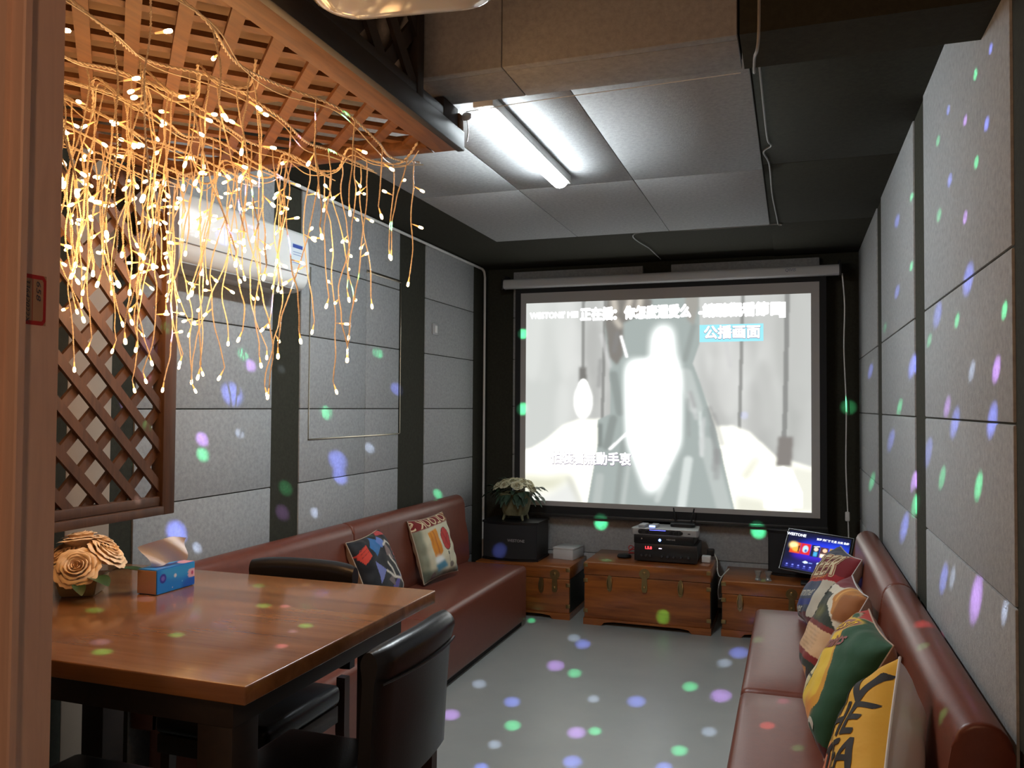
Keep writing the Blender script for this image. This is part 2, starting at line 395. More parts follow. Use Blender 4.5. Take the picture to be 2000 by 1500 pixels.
# tan boards on the wall inside the lattice alcove
for y0, y1 in ((.80, 1.1), (1.1, 1.72), (1.74, 2.1), (2.13, 2.33)):
    bm = B(); box(bm, -2.37, -2.335, y0 + .004, y1 - .004, 0, 2.8, .006); obj('wall_board', bm, PAINT, wl)
bm = B(); box(bm, .4365, .56, -.4, 6.2, 0, 2.95); wr = struct('wall_right', bm, DARKFELT)
panels(wr, 0, .43, .45, [(1.94, 3.14), (3.40, 4.60), (4.84, 6.13)], R6[:2] + [(.74, 1.09), (1.09, 1.47), (1.47, 1.84), (1.84, 2.598)])
panels(wr, 0, .43, .45, [(.3, 1.68)], R6[:2] + [(.74, 1.09), (1.09, 1.47), (1.47, 1.84), (1.84, 2.37)])
bm = B(); box(bm, -2.5, .56, 6.17, 6.3, 0, 2.7); wf = struct('wall_far', bm, DARKFELT)
for x0, x1 in ((-2.1, -1.07), (-.86, .175)):
    for z0, z1 in ((.05, .39), (.39, .76), (.76, 1.12), (1.12, 1.5), (1.5, 1.87), (1.87, 2.2), (2.2, 2.565)):
        bm = B(); box(bm, x0, x1, 6.11, 6.175, z0 + .002, z1 - .002, .004); obj('felt_panel', bm, FELT, wf)
# ceiling: dark felt field, lighter lowered panels
bm = B(); box(bm, -2.5, .56, 2.2, 6.3, 2.6, 2.75); ce = struct('ceiling', bm, DARKFELT)
for x0, x1 in ((-1.85, -1.30), (-1.30, -.72), (-.72, -.13)):
    for y0, y1 in ((2.21, 3.85), (3.85, 5.03)):
        bm = B(); box(bm, x0 + .0015, x1 - .0015, y0 + .0015, y1 - .0015, 2.582, 2.603, .003); obj('felt_panel', bm, FELT, ce)
for y0, y1 in ((2.21, 3.82), (3.82, 5.07), (5.07, 6.16)):
    bm = B(); box(bm, -.127, .44, y0 + .0015, y1 - .0015, 2.594, 2.602, .002); obj('felt_panel', bm, DARKFELT, ce)
# beam across the room in front of the lower ceiling
bm = B(); box(bm, -.12, .44, 2.0, 2.21, 2.392, 2.95); be = struct('trim_1', bm, DARKFELT)
bm = B(); box(bm, -2.36, -.125, 2.03, 2.19, 2.41, 2.95); obj('beam_core', bm, DARKFELT, be)
for x0, x1 in ((-2.36, -1.32), (-1.32, -.725), (-.725, -.125)):
    bm = B(); box(bm, x0 + .001, x1 - .001, 2.0, 2.0299, 2.392, 2.95, .003); obj('felt_panel', bm, FELT, be)
    bm = B(); box(bm, x0 + .001, x1 - .001, 2.0305, 2.21, 2.392, 2.4099, .003); obj('felt_panel', bm, FELT, be)
bm = B(); box(bm, -2.5, .56, -.8, 2.2, 2.951, 3.05); c2 = struct('ceiling_front', bm, PAINT); c2.name = 'ceiling'
# front wall with the doorway the picture is taken through
bm = B(); box(bm, -2.5, -1.02, .752, .80, 0, 2.95); struct('wall_front', bm, PAINT)
bm = B()
prism(bm, [(-1.03, .735), (-.9155, .735), (-.9135, .741), (-.8945, .741), (-.8925, .743), (-.8925, .752), (-.9005, .752), (-.9005, .807), (-1.03, .807)], 2, 0, 2.949)
dj = struct('door_1', bm, JAMB, smooth=20)
XS = -.9002
c = Cv(80, 120, (176, 136, 104))
c.poly([(-.2, 0), (.86, 0), (1, .1), (1, .9), (.86, 1), (-.2, 1)], (176, 20, 12)); c.poly([(-.2, .085), (.82, .085), (.87, .14), (.87, .86), (.82, .91), (-.2, .91)], (178, 140, 108))
c.line([(.40, .08), (.40, .91)], .02, (150, 60, 40))
st = grid('price_sticker', 60, 90, lambda u, v: (XS, .7545 + .0325 * u, 1.598 + .063 * v), vcmat('sticker_print', .6), None, img=c.a)
tag(st, 'paper sticker with a red border stuck on the wooden door jamb', 'sticker')
INK = mat('blue_ink', (.05, .05, .07), .6)
text('handwriting', '658', .017, lambda x, y: (XS + .0004, .7545 + .0325 * .64 + y * .55, 1.642 - x), INK, st, shear=.2)
text('handwriting', '33642022X', .0115, lambda x, y: (XS + .0004, .7545 + .0325 * .17 + y * .7, 1.628 - x), INK, st, shear=.25)
# thin metal frame of the blanked hatch on the left wall
bm = B()
for a, b in (((3.585, 1.325), (4.60, 1.325)), ((3.585, 1.325), (3.585, 2.20)), ((4.60, 1.325), (4.60, 2.28)), ((4.17, 2.27), (4.60, 2.28))):
    y0, y1 = sorted((a[0], b[0])); z0, z1 = sorted((a[1], b[1])); box(bm, -2.331, -2.325, y0 - .003, y1 + .003, z0 - .0035, z1 + .0035, .001)
struct('trim_2', bm, mat('brushed_trim', (.5, .45, .36), .25, 1))

# ================================================================== LIGHTS IN THE ROOM
TUBE_E = 105
t = thing('tube_light', 'long white glowing tube light fixed to the grey ceiling panels', 'ceiling light', (-1.02, 3.15, 2.58))
bm = B(); box(bm, -1.058, -.982, 2.625, 3.675, 2.542, 2.5815, .004); obj('mounting_base', bm, WHITEP, t)
bm = B(); n = 16; rings = []
for k in range(25):
    y = 2.635 + 1.03 * k / 24; e = min(1, math.sqrt(max(0, 1 - max(0, abs(y - 3.15) - .475) ** 2 / .04 ** 2)) + .02)
    rings.append([bm.verts.new((-1.02 + .036 * e * math.cos(PI * i / (n - 1)), y, 2.541 - .030 * e * math.sin(PI * i / (n - 1)))) for i in range(n)])
for a, b in zip(rings, rings[1:]):
    for i in range(n): bm.faces.new((a[i], a[(i + 1) % n], b[(i + 1) % n], b[i]))
bm.faces.new(rings[0]); bm.faces.new(rings[-1])
obj('diffuser', bm, mat('tube_glow_diffuser', (.9, .9, .9), .4, emit=(.86, .955, 1), es=TUBE_E), t)

FAIRY_W = .036
WIRE = mat('gold_wire', (.82, .66, .46), .35, spec=.6)
BULB = mat('bulb_glow', (1, .8, .5), .3, emit=(1, .66, .30), es=14, sample=False)
BULBC = mat('bulb_collar', (1, .6, .3), .3, emit=(1, .40, .10), es=1.1, sample=False)
def twisted(bm, pts, r, pitch=.011, n=4):
    fr = frames(pts); s = 0; A = []; Bp = []
    for i, (p, a, b) in enumerate(fr):
        if i: s += (p - fr[i - 1][0]).length
        th = 2 * PI * s / pitch; o = a * math.cos(th) * r + b * math.sin(th) * r; A.append(p + o); Bp.append(p - o)
    tube(bm, A, r * .9, n); tube(bm, Bp, r * .9, n)
def resample(pts, d):
    out = [pts[0]]
    for a, b in zip(pts, pts[1:]):
        L = (b - a).length; k = max(1, int(L / d))
        for i in range(1, k + 1): out.append(a.lerp(b, i / k))
    return out
def bulb_bm(p, d):
    bm = B(); q = d.to_track_quat('Z', 'Y').to_matrix().to_4x4(); M = Matrix.Translation(p) @ q
    lathe(bm, [(0, 0), (.0016, .0005), (.0022, .012), (.0027, .0165)], 7, M, 1)
    lathe(bm, [(.0025, .0165), (.0036, .019), (.0042, .025), (.0035, .030), (0, .0325)], 8, M, 0)
    return bm
rng = random.Random(11)
GARL = [(-1.06, 1.02, 2.24, 7, 0), (-1.22, .98, 2.20, 10, 1), (-1.37, 1.10, 2.18, 12, 2), (-1.50, 1.22, 2.12, 13, 3), (-1.63, 1.34, 2.20, 13, 4), (-1.78, 1.50, 2.10, 13, 5), (-1.90, 1.62, 2.18, 11, 6), (-1.30, 2.02, 2.0, 15, 7), (-1.45, 1.5, 1.5, 13, 8)]
GLAB = ['outermost icicle string of warm lights nearest the canopy edge board', 'second icicle string of warm lights in from the canopy edge board', 'third icicle string of warm lights in from the canopy edge board',
        'fourth icicle string of warm lights, near the middle of the canopy', 'fifth icicle string of warm lights in from the canopy edge board', 'sixth icicle string of warm lights, close to the lattice screen',
        'innermost icicle string of warm lights beside the lattice screen', 'icicle string of warm lights looped along the far edge of the canopy', 'icicle string of warm lights crossing under the canopy nearest the doorway']
for gx, ya, yb, ns, gi in GARL:
    g = thing('icicle_light_string', GLAB[gi], 'string lights', (gx, yb, 2.27), group='icicle light strings under the wooden canopy')
    cross = gi >= 7
    P = []
    if cross:
        for k in range(13):
            x = (-1.03 - .86 * k / 12) if gi == 7 else (-1.12 - .56 * k / 12); P.append(Vector((x, (2.13 if gi == 7 else 1.50) + .035 * math.sin(k * 1.9), 2.262 - .05 * abs(math.sin(k * 1.05)))))
    else:
        n = 7
        for k in range(n + 1):
            u = k / n; P.append(Vector((gx + .05 * math.sin(k * 1.7 + gi) * (1 - u * .5), ya + (yb - ya) * u, 2.262 - .022 - .045 * abs(math.sin(u * PI * 2.0 + gi * .6)))))
    path = smoothpath(P, 8)
    bm = B(); twisted(bm, resample(path, .006), .0022, .03, 5)
    tube(bm, smoothpath([p + Vector((.012 * math.sin(i), .01, -.012 - .008 * math.cos(i * 2.3))) for i, p in enumerate(P)], 6), .0016, 5)
    obj('main_cable', bm, WIRE, g)
    lamps = 0
    for s in range(ns):
        u = (s + .35 + .5 * rng.random()) / ns
        p0 = path[min(len(path) - 1, int(u * (len(path) - 1)))].copy()
        near = 0 if cross else max(0, 1.7 - p0.y)
        L = rng.choice([.27, .36, .46, .56, .62]) * (1.0 if not near else .85) + rng.uniform(-.03, .03)
        if gi == 7 and p0.x > -1.25: L *= .95
        if gi == 8: L = rng.uniform(.16, .34) if p0.x > -1.38 else rng.uniform(.3, .5)
        if gi == 0: L *= .62
        if gi == 1: L *= .85
        if gi in (0, 1) and p0.y > 2.0: L = rng.uniform(.32, .56)
        pts = [p0]; q = p0.copy(); k = int(L / .035); dx = dy = 0; kinks = []
        nb = max(2, int(round(L / .125)))
        bz = [L * (j + .6 + .3 * rng.random()) / nb for j in range(nb)]; bz[-1] = L
        acc = 0
        for j in range(k):
            acc = L * (j + 1) / k
            dx = dx * .75 + rng.uniform(-.0085, .0085); dy = dy * .75 + rng.uniform(-.0085, .0085)
            q = Vector((q.x + dx * .8, q.y + dy * .8, p0.z - acc)); pts.append(q.copy())
        path2 = smoothpath(pts, 3)
        bm = B(); twisted(bm, resample(path2, .0035), .0014, .011, 4)
        bs = []
        for z in bz:
            i = min(len(path2) - 1, int(z / L * (len(path2) - 1))); p = path2[i]
            if z >= L: d = Vector((rng.uniform(-.5, .5), rng.uniform(-.5, .5), -1.2)).normalized()
            else: a = rng.uniform(0, 2 * PI); d = Vector((math.cos(a), math.sin(a), rng.uniform(-.9, .25))).normalized()
            e = p + d * rng.uniform(.004, .012); tube(bm, [p, e], .0014, 5); bs.append((e, d))
        so = obj('strand', bm, WIRE, g)
        for e, d in bs:
            obj('bulb', bulb_bm(e, d), [BULB, BULBC], so)
        if s % 3 == 1:
            e, d = bs[len(bs) // 2]
            l = lamp('bulb_light', 'POINT', e + d * .04, FAIRY_W * 3 * len(bs) , (1, .52, .2), size=.03)
            l.parent = g; l.location = ROOTM[g.name].inverted() @ Vector(e + d * .04)

# ================================================================== CANOPY AND LATTICE SCREEN
XR, YF, ZC = -.955, 2.275, 2.277
t = thing('lattice_canopy', 'wooden lattice canopy hung with lights under the front ceiling', 'canopy', (-1.48, 1.4, 2.28))
bm = B(); lattice(bm, -2.0, XR - .06, .85, YF - .05, .096, .030, 2, ZC + .012, .013, (.0, .03), (-1, 1)); obj('lattice', bm, CANW, t)
bm = B(); box(bm, XR - .085, XR - .012, .82, YF, ZC, ZC + .045, .003); box(bm, -2.04, XR - .088, YF - .055, YF, ZC, ZC + .045, .003); box(bm, -2.04, -1.98, .82, YF - .058, ZC, ZC + .045, .003); obj('frame', bm, CANW, t)
bm = B(); box(bm, -2.0, XR - .05, .83, 1.99, ZC + .10, ZC + .112); obj('backing_board', bm, mat('canopy_board', (.48, .33, .22), .6, ns=6, namt=.3, col2=(.42, .28, .18)), t)
bm = B(); box(bm, -1.30, -1.285, .83, 1.99, ZC + .115, 2.948); obj('stand_in_board', bm, mat('canopy_board', (0, 0, 0)), t)  # added board behind the side lattice, placed to catch the lobby light
bm = B(); box(bm, XR - .0115, XR + .012, .82, YF + .004, ZC - .004, ZC + .055, .003); box(bm, XR - .009, XR + .006, .82, YF - .06, ZC + .056, ZC + .085, .003); obj('edge_board', bm, BLKW, t)
bm = B(); box(bm, XR - .02, XR + .01, 1.955, 1.992, ZC + .05, 2.95, .003); obj('post', bm, BLKW, t)
bm = B(); box(bm, XR - .02, XR + .01, .82, .86, ZC + .05, 2.95, .003); obj('post', bm, BLKW, t)
bm = B(); lattice(bm, .86, 1.955, ZC + .06, 2.94, .125, .042, 0, XR - .016, .011, (.02, .05)); obj('side_lattice', bm, BLKW, t)
bm = B(); box(bm, XR - .035, XR + .008, 2.13, 2.235, ZC + .056, ZC + .112, .003); obj('block', bm, BLKW, t)
bm = B(); box(bm, XR - .02, XR + .012, 2.236, 2.272, ZC + .057, ZC + .10, .003); obj('block', bm, CANW, t)
XL = -2.02
t = thing('lattice_screen', 'dark brown diagonal wooden lattice screen standing out from the left wall', 'lattice screen', (XL, 1.8, 1.14))
bm = B(); lattice(bm, .82, 2.24, 1.17, 2.27, .094, .030, 0, XL - .018, .013, (.0, .04)); obj('lattice', bm, LATW, t)
bm = B(); box(bm, XL - .03, XL + .02, 2.215, 2.272, 1.128, 2.276, .003); obj('post', bm, DARKWOOD, t)
bm = B(); box(bm, XL - .012, XL + .028, .80, 2.2145, 1.130, 1.158, .003); box(bm, XL - .02, XL + .012, .80, 2.2145, 1.159, 1.19, .003); obj('bottom_rail', bm, DARKWOOD, t)
for y in (.84, 2.245):
    bm = B(); box(bm, -2.33, XL - .032, y - .018, y + .018, 2.22, 2.27, .002); obj('wall_bracket', bm, DARKWOOD, t)

# ================================================================== PROJECTOR
t = thing('projector', 'glossy white rounded projector hanging from the front ceiling', 'projector', (-.69, 1.22, 2.33))
bm = B(); rings = []
for z, d in ((2.268, .05), (2.269, .035), (2.273, .018), (2.281, .006), (2.295, .0), (2.35, .0), (2.366, .006), (2.374, .018), (2.377, .04)):
    rings.append([bm.verts.new((x, y, z)) for x, y in rrect(.37 - 2 * d, .42 - 2 * d, .085 - d * .9, 10)])
for a, b in zip(rings, rings[1:]):
    for k in range(len(a)): bm.faces.new((a[k], a[(k + 1) % len(a)], b[(k + 1) % len(a)], b[k]))
bm.faces.new(rings[0]); bm.faces.new(rings[-1]); bm.transform(Matrix.Translation((-.682, 1.255, 0)) @ Matrix.Rotation(.13, 4, 'Z')); obj('body', bm, GLOSSW, t, smooth=60)
bm = B(); tube(bm, [(-.69, 1.22, 2.375), (-.69, 1.22, 2.95)], .018, 12); lathe(bm, [(0, 2.925), (.06, 2.925), (.06, 2.95), (0, 2.95)], 20, Matrix.Translation((-.69, 1.22, 0))); obj('ceiling_mount', bm, WHITEP, t)
bm = B(); tube(bm, [(-.66, 1.46, 2.325), (-.662, 1.477, 2.325)], .028, 20); obj('lens', bm, mat('lens_glass', (.02, .02, .03), .05, coat=1), t)
c = Cv(60, 30, (150, 125, 108)); c.poly([(.1, .1), (.9, .1), (.9, .55), (.1, .55)], (120, 100, 95)); c.ell(.55, .35, .3, .22, (80, 72, 76))
grid('rating_label', 30, 14, lambda u, v: (-.625 + .055 * u, 1.352 + .026 * v + .008 * u, 2.2675), vcmat('label_print', .5), t, img=c.a)
# hanging wire hook and thread on the beam
bm = B(); tube(bm, smoothpath([(-.93, 2.255, 2.385), (-.7, 2.235, 2.385), (-.45, 2.225, 2.384), (-.13, 2.222, 2.388)], 6), .0012, 5)
tag(obj('white_thread', bm, WHITEP), 'thin white thread stretched along the far lower edge of the ceiling beam', 'thread')
t = thing('hanging_sensor', 'small round silver lamp holder on a wire at the canopy corner', 'lamp holder', (-.93, 2.262, 2.375))
bm = B(); lathe(bm, [(0, 0), (.014, .002), (.016, .010), (.010, .016), (0, .017)], 16, Matrix.Translation((-.93, 2.265, 2.367)) @ Matrix.Rotation(.9, 4, 'X')); obj('holder', bm, WHITEP, t)
bm = B(); tube(bm, smoothpath([(-.93, 2.265, 2.362), (-.928, 2.268, 2.33), (-.932, 2.27, 2.30)], 5), .0018, 6); obj('wire', bm, WHITEP, t)

# ================================================================== AIR CONDITIONER
t = thing('air_conditioner', 'white wall air conditioner behind the hanging lights', 'air conditioner', (-2.25, 2.84, 2.03))
pr = [(-2.33, 2.02), (-2.20, 2.02), (-2.155, 2.035), (-2.135, 2.065), (-2.128, 2.12), (-2.13, 2.24), (-2.142, 2.285), (-2.175, 2.302), (-2.33, 2.302)]
bm = B(); prism(bm, [(x, z) for x, z in pr], 1, 2.41, 3.27, bev=.012); obj('body', bm, mat('ac_white', (.72, .72, .70), .3), t, smooth=50)
bm = B(); box(bm, -2.1325, -2.1262, 2.43, 3.25, 2.098, 2.101); obj('panel_line', bm, mat('seam_grey', (.2, .2, .2), .6), t)
bm = B(); prism(bm, [(-2.20, 2.0155), (-2.158, 2.0285), (-2.158, 2.0335), (-2.20, 2.0195)], 1, 2.47, 3.2); obj('louver', bm, GREYP, t)
c = Cv(40, 60, (205, 215, 222)); c.poly([(.1, .78), (.9, .78), (.9, .95), (.1, .95)], (40, 70, 150))
for k in range(5): c.line([(.15, .12 + .12 * k), (.85, .12 + .12 * k)], .03, (90, 120, 170))
grid('energy_label', 24, 36, lambda u, v: (-2.1268, 3.12 + .10 * u, 2.13 + .10 * v), vcmat('label_print', .5), t, img=c.a)
# conduit and switch
bm = B(); tube(bm, smoothpath([(-2.318, 3.3, 2.585), (-2.318, 4.6, 2.583), (-2.318, 5.9, 2.58)], 4) + smoothpath([(-2.318, 5.98, 2.58), (-2.32, 6.03, 2.565), (-2.32, 6.05, 2.52)], 4) + [Vector((-2.32, 6.05, 1.5)), Vector((-2.32, 6.05, .02))], .0095, 8)
tag(obj('white_conduit', bm, WHITEP), 'thin white conduit along the top of the left wall and down the far corner', 'pipe')
t = thing('wall_switch', 'small grey switch plate on the left wall panel near the far corner', 'switch', (-2.33, 5.12, 2.03))
bm = B(); box(bm, -2.3305, -2.32, 5.075, 5.165, 1.985, 2.065, .003); obj('plate', bm, mat('plate_grey', (.4, .4, .4), .4), t)
bm = B(); box(bm, -2.3199, -2.316, 5.10, 5.14, 2.0, 2.05, .002); obj('rocker', bm, WHITEP, t)
# black ceiling cable with a clip
bm = B(); tube(bm, smoothpath([(-.075, 1.99, 2.80), (-.075, 1.985, 2.40), (-.09, 2.10, 2.372), (-.095, 2.215, 2.383), (-.09, 2.30, 2.50), (-.10, 2.6, 2.588), (-.10, 2.73, 2.588), (-.098, 3.4, 2.587), (-.085, 3.52, 2.587), (-.118, 3.6, 2.587), (-.10, 3.8, 2.587), (-.10, 4.35, 2.587), (-.085, 5.03, 2.587), (-.10, 5.05, 2.587), (-.5, 5.065, 2.587), (-.94, 5.07, 2.587), (-.93, 5.6, 2.587), (-.92, 6.0, 2.587)], 8), .0038, 6)
tag(obj('ceiling_cable', bm, mat('cable_grey', (.30, .30, .29), .5)), 'grey cable running over the beam and along the dark ceiling edge', 'cable')

# ================================================================== PROJECTION SCREEN
YS = 6.0
t = thing('projection_screen', 'pull-down projection screen with a glowing video picture on the far wall', 'projection screen', (-.92, YS, 2.45))
bm = B(); prism(bm, rrect(.075, .072, .02, 4, YS - .03, 2.445), 0, -2.13, .30); obj('roller_housing', bm, mat('housing_white', (.5, .5, .5), .4), t)
for x in (-2.132, .302):
    bm = B(); box(bm, x - .008, x + .008, YS - .07, YS + .01, 2.40, 2.485, .004); box(bm, x - .006, x + .006, YS, YS + .11, 2.45, 2.52, .002); obj('end_bracket', bm, BLACKP, t)
XA, XB, ZA, ZB = -2.0, .17, .745, 2.375
bm = B(); box(bm, XA - .045, XB + .045, YS, YS + .004, .69, 2.42); obj('black_border', bm, mat('screen_black', (.012, .012, .013), .8), t)
bm = B(); box(bm, XA, XB, YS - .0025, YS - .0005, ZA, ZB); obj('white_cloth', bm, mat('screen_white', (.42, .40, .385), .85), t)
bm = B(); box(bm, XA - .05, XB + .05, YS - .012, YS + .014, .665, .69, .005); obj('weight_bar', bm, mat('bar_dark', (.03, .03, .03), .4), t)
IX0, IX1, IZ0, IZ1 = -1.955, .115, .782, 2.295
def cc(X, Y):      # figure coordinates of the close-up view to picture fractions
    u = (X - 88) / 1662.; top = 280 - 45 * u; bot = 1440 + 65 * u
    return (u, 1 - (Y - top) / (bot - top))
def pc(*p): return [cc(*q) for q in p]
c = Cv(430, 320, (206, 208, 205))
rr = np.random.RandomState(3)
for k in range(60):
    x = rr.rand(); y = rr.rand(); g = rr.choice([176, 186, 228, 240]); c.ell(x, y, .02 + .03 * rr.rand(), .12 + .25 * rr.rand(), (g, g + 1, g - 2), .012, .45)
c.poly([(0, 0), (.16, 0), (.16, 1), (0, 1)], (215, 222, 216), .05, .3); c.poly([(.86, 0), (1, 0), (1, 1), (.86, 1)], (178, 180, 176), .03, .5)
for xs in (((455, 265), (452, 660)), ((590, 270), (572, 970)), ((1385, 240), (1365, 1030))): c.line(pc(*xs), .012, (130, 131, 128), .003, .8)
c.line(pc((1625, 230), (1612, 900), (1605, 1080)), .016, (132, 133, 131), .004, .85)
c.poly(pc((430, 660), (475, 660), (478, 750), (428, 750)), (125, 124, 120), .006)
SKIN = (1.25, 1.25, 1.12)
c.poly(pc((60, 1150), (130, 1135), (220, 1085), (330, 1000), (430, 965), (560, 965), (620, 1100), (560, 1250), (480, 1520), (60, 1520)), SKIN, .006)
c.poly(pc((60, 1290), (250, 1300), (360, 1285), (385, 1320), (280, 1390), (60, 1400)), (205, 205, 178), .02, .8)
c.poly(pc((250, 1400), (390, 1320), (470, 1500), (90, 1520), (90, 1430)), (226, 228, 226), .015, .85)
c.poly(pc((340, 1300), (385, 1295), (460, 1470), (440, 1480)), (190, 190, 176), .01, .6)
c.poly(pc((1090, 670), (1240, 1005), (1330, 1005), (1420, 1040), (1560, 1180), (1770, 1250), (1770, 1520), (1300, 1520), (1100, 1100)), SKIN, .006)
c.poly(pc((1370, 1300), (1450, 1180), (1480, 1190), (1400, 1330)), (192, 190, 165), .012, .7)
c.poly(pc((1340, 1400), (1500, 1430), (1520, 1500), (1340, 1500)), (200, 200, 180), .012, .6)
c.poly(pc((1640, 1230), (1770, 1260), (1770, 1500), (1640, 1500)), (222, 222, 208), .01, .7)
c.poly(pc((600, 260), (1140, 240), (1145, 520), (1105, 640), (1150, 760), (1235, 1020), (1345, 1520), (475, 1500), (520, 1250), (548, 1100), (545, 970), (622, 935), (618, 640), (600, 560), (585, 420)), (168, 178, 175), .003)
for a, b, w_, g in (((640, 960), (600, 1130), .03, 135), ((700, 1100), (660, 1460), .02, 150), ((740, 1180), (700, 1460), .014, 195), ((900, 1440), (960, 1300), .02, 205), ((1040, 1480), (1080, 1200), .03, 232), ((1145, 920), (1160, 1180), .01, 238), ((1180, 1100), (1280, 1480), .05, 196), ((640, 700), (680, 930), .03, 140), ((1110, 420), (1060, 620), .02, 150), ((1060, 700), (1120, 900), .05, 200), ((560, 1000), (560, 1120), .02, 120), ((560, 1300), (540, 1460), .03, 190)):
    c.line(pc(a, b), w_, (g, g + 7, g + 4), .006, .75)
c.poly(pc((595, 260), (700, 255), (870, 262), (860, 330), (700, 400), (700, 590), (660, 650), (610, 600), (600, 480), (585, 400)), (128, 122, 116), .006, .9)
for a, b in (((640, 265), (650, 330)), ((740, 262), (720, 330)), ((800, 262), (790, 320)), ((650, 380), (680, 420))): c.line(pc(a, b), .018, (226, 218, 205), .008, .8)
c.poly(pc((1060, 245), (1140, 245), (1140, 300), (1110, 420), (1070, 380)), (165, 160, 152), .006, .8)
c.line(pc((685, 480), (720, 600)), .01, (1.2, 1.2, 1.2), .002)
GL = (2.6, 2.7, 2.65)
c.poly(pc((760, 660), (880, 640), (890, 480), (920, 430), (970, 440), (990, 620), (1010, 720), (1010, 900), (1000, 1100), (940, 1250), (880, 1380), (850, 1380), (790, 1200), (750, 1100), (740, 900), (740, 700)), GL, .02)
c.poly(pc((740, 640), (1000, 640), (1010, 1100), (920, 1260), (830, 1260), (760, 1080)), GL, .02)
for k in range(26):
    xx_ = 560 + 740 * rr.rand(); yy_ = 420 + 950 * rr.rand()
    if abs(xx_ - 880) > 190: c.line(pc((xx_, yy_), (xx_ + rr.uniform(-30, 60), yy_ + rr.uniform(80, 220))), .008 + .014 * rr.rand(), (int(rr.choice([138, 150, 205, 222])),) * 3, .006, .5)
c.line(pc((720, 1050), (620, 1140)), .012, (1.1, 1.12, 1.1), .003)
c.ell(*cc(455, 860), .033, .085, (1.6, 1.62, 1.55), .005); c.ell(*cc(455, 800), .022, .06, (1.6, 1.62, 1.55), .004)
c.poly(pc((1575, 1065), (1655, 1065), (1645, 1240), (1560, 1240)), (136, 131, 127), .006)
c.poly(pc((1540, 1255), (1600, 1238), (1650, 1265), (1700, 1390), (1700, 1475), (1500, 1475), (1500, 1380)), (1.7, 1.7, 1.6), .003)
c.a = c.a * 1.0
grid('video_picture', 430, 320, lambda u, v: (IX0 + (IX1 - IX0) * u, YS - .0045, IZ0 + (IZ1 - IZ0) * v), vcmat('video_glow', emit=.9), t, img=c.a)
TXW = mat('caption_white', (.5, .5, .5), emit=(1, 1, 1), es=1.5, sample=False); TXG = mat('caption_outline', (.1, .1, .1), emit=lin((130, 118, 140)).tolist(), es=1, sample=False)
TXC = mat('caption_cyan', (.1, .1, .1), emit=lin((150, 226, 240)).tolist(), es=1, sample=False)
def sc(X, Y, dy=0):
    u, v = cc(X, Y); return lambda x, y: (IX0 + (IX1 - IX0) * u + x, YS - .006 - dy, IZ0 + (IZ1 - IZ0) * v + y)
text('caption', "WESTONE' MEI", .062, sc(268, 352), TXW, t, thick=(.0045, 8), sx=.92)
text('caption', '正在播', .098, sc(535, 350), TXW, t, thick=(.0075, 10), sx=.86)
text('caption', '：', .1, sc(668, 350), TXW, t, thick=(.0085, 10), sx=1.0)
text('caption', '你怎麼還愛么', .098, sc(900, 340), TXW, t, thick=(.0075, 10), sx=.83)
text('caption', '-請聽觀看節目', .098, sc(1370, 332), TXW, t, thick=(.0075, 10), sx=.93)
bm = B(); a = sc(1600, 330, .0006)
q = [Vector(a(x, y)) for x, y in ((-.022, -.055), (.022, -.055), (.022, .055), (-.022, .055))]; bm.faces.new([bm.verts.new(p) for p in q]); obj('caption_cursor', bm, TXW, t)
bm = B(); a = sc(1325, 462, -.0004)
q = [Vector(a(x, y)) for x, y in ((-.225, -.062), (.215, -.062), (.215, .062), (-.225, .062))]; bm.faces.new([bm.verts.new(p) for p in q]); obj('caption_box', bm, TXC, t)
text('caption_outline', '公播画面', .098, sc(1325, 464, .0002), TXG, t, thick=(.0062, 10))
text('caption', '公播画面', .098, sc(1325, 462, .0006), TXW, t, thick=(.0035, 8))
text('caption_outline', '怕裝着無動手衷', .098, sc(500, 1204, .0002), TXG, t, thick=(.0052, 10), sx=.90)
text('caption', '怕裝着無動手衷', .098, sc(499, 1201, .0006), TXW, t, thick=(.0032, 8), sx=.90)
text('caption', '她也是', .13, sc(1490, 1370, .0006), TXW, t, thick=(.009, 10), sx=.8)
text('maker_name', 'QIVIS', .03, lambda x, y: (-.02 + x, YS - .0683, 2.452 + y), mat('faint_blue', (.12, .14, .22), .5), t, shear=.2)
t = thing('inline_cord', 'white power cord with an inline switch hanging right of the screen', 'cord', (.30, 5.98, 2.42))
bm = B(); tube(bm, smoothpath([(.315, 5.97, 2.42), (.33, 5.98, 2.2), (.325, 5.985, 1.9), (.338, 5.99, 1.5), (.335, 6.0, 1.1), (.345, 6.0, .80), (.35, 6.0, .6), (.345, 6.02, .45)], 8), .0045, 7); obj('cord', bm, WHITEP, t)
bm = B(); box(bm, .328, .358, 5.985, 6.01, .735, .80, .008); obj('inline_switch', bm, WHITEP, t)
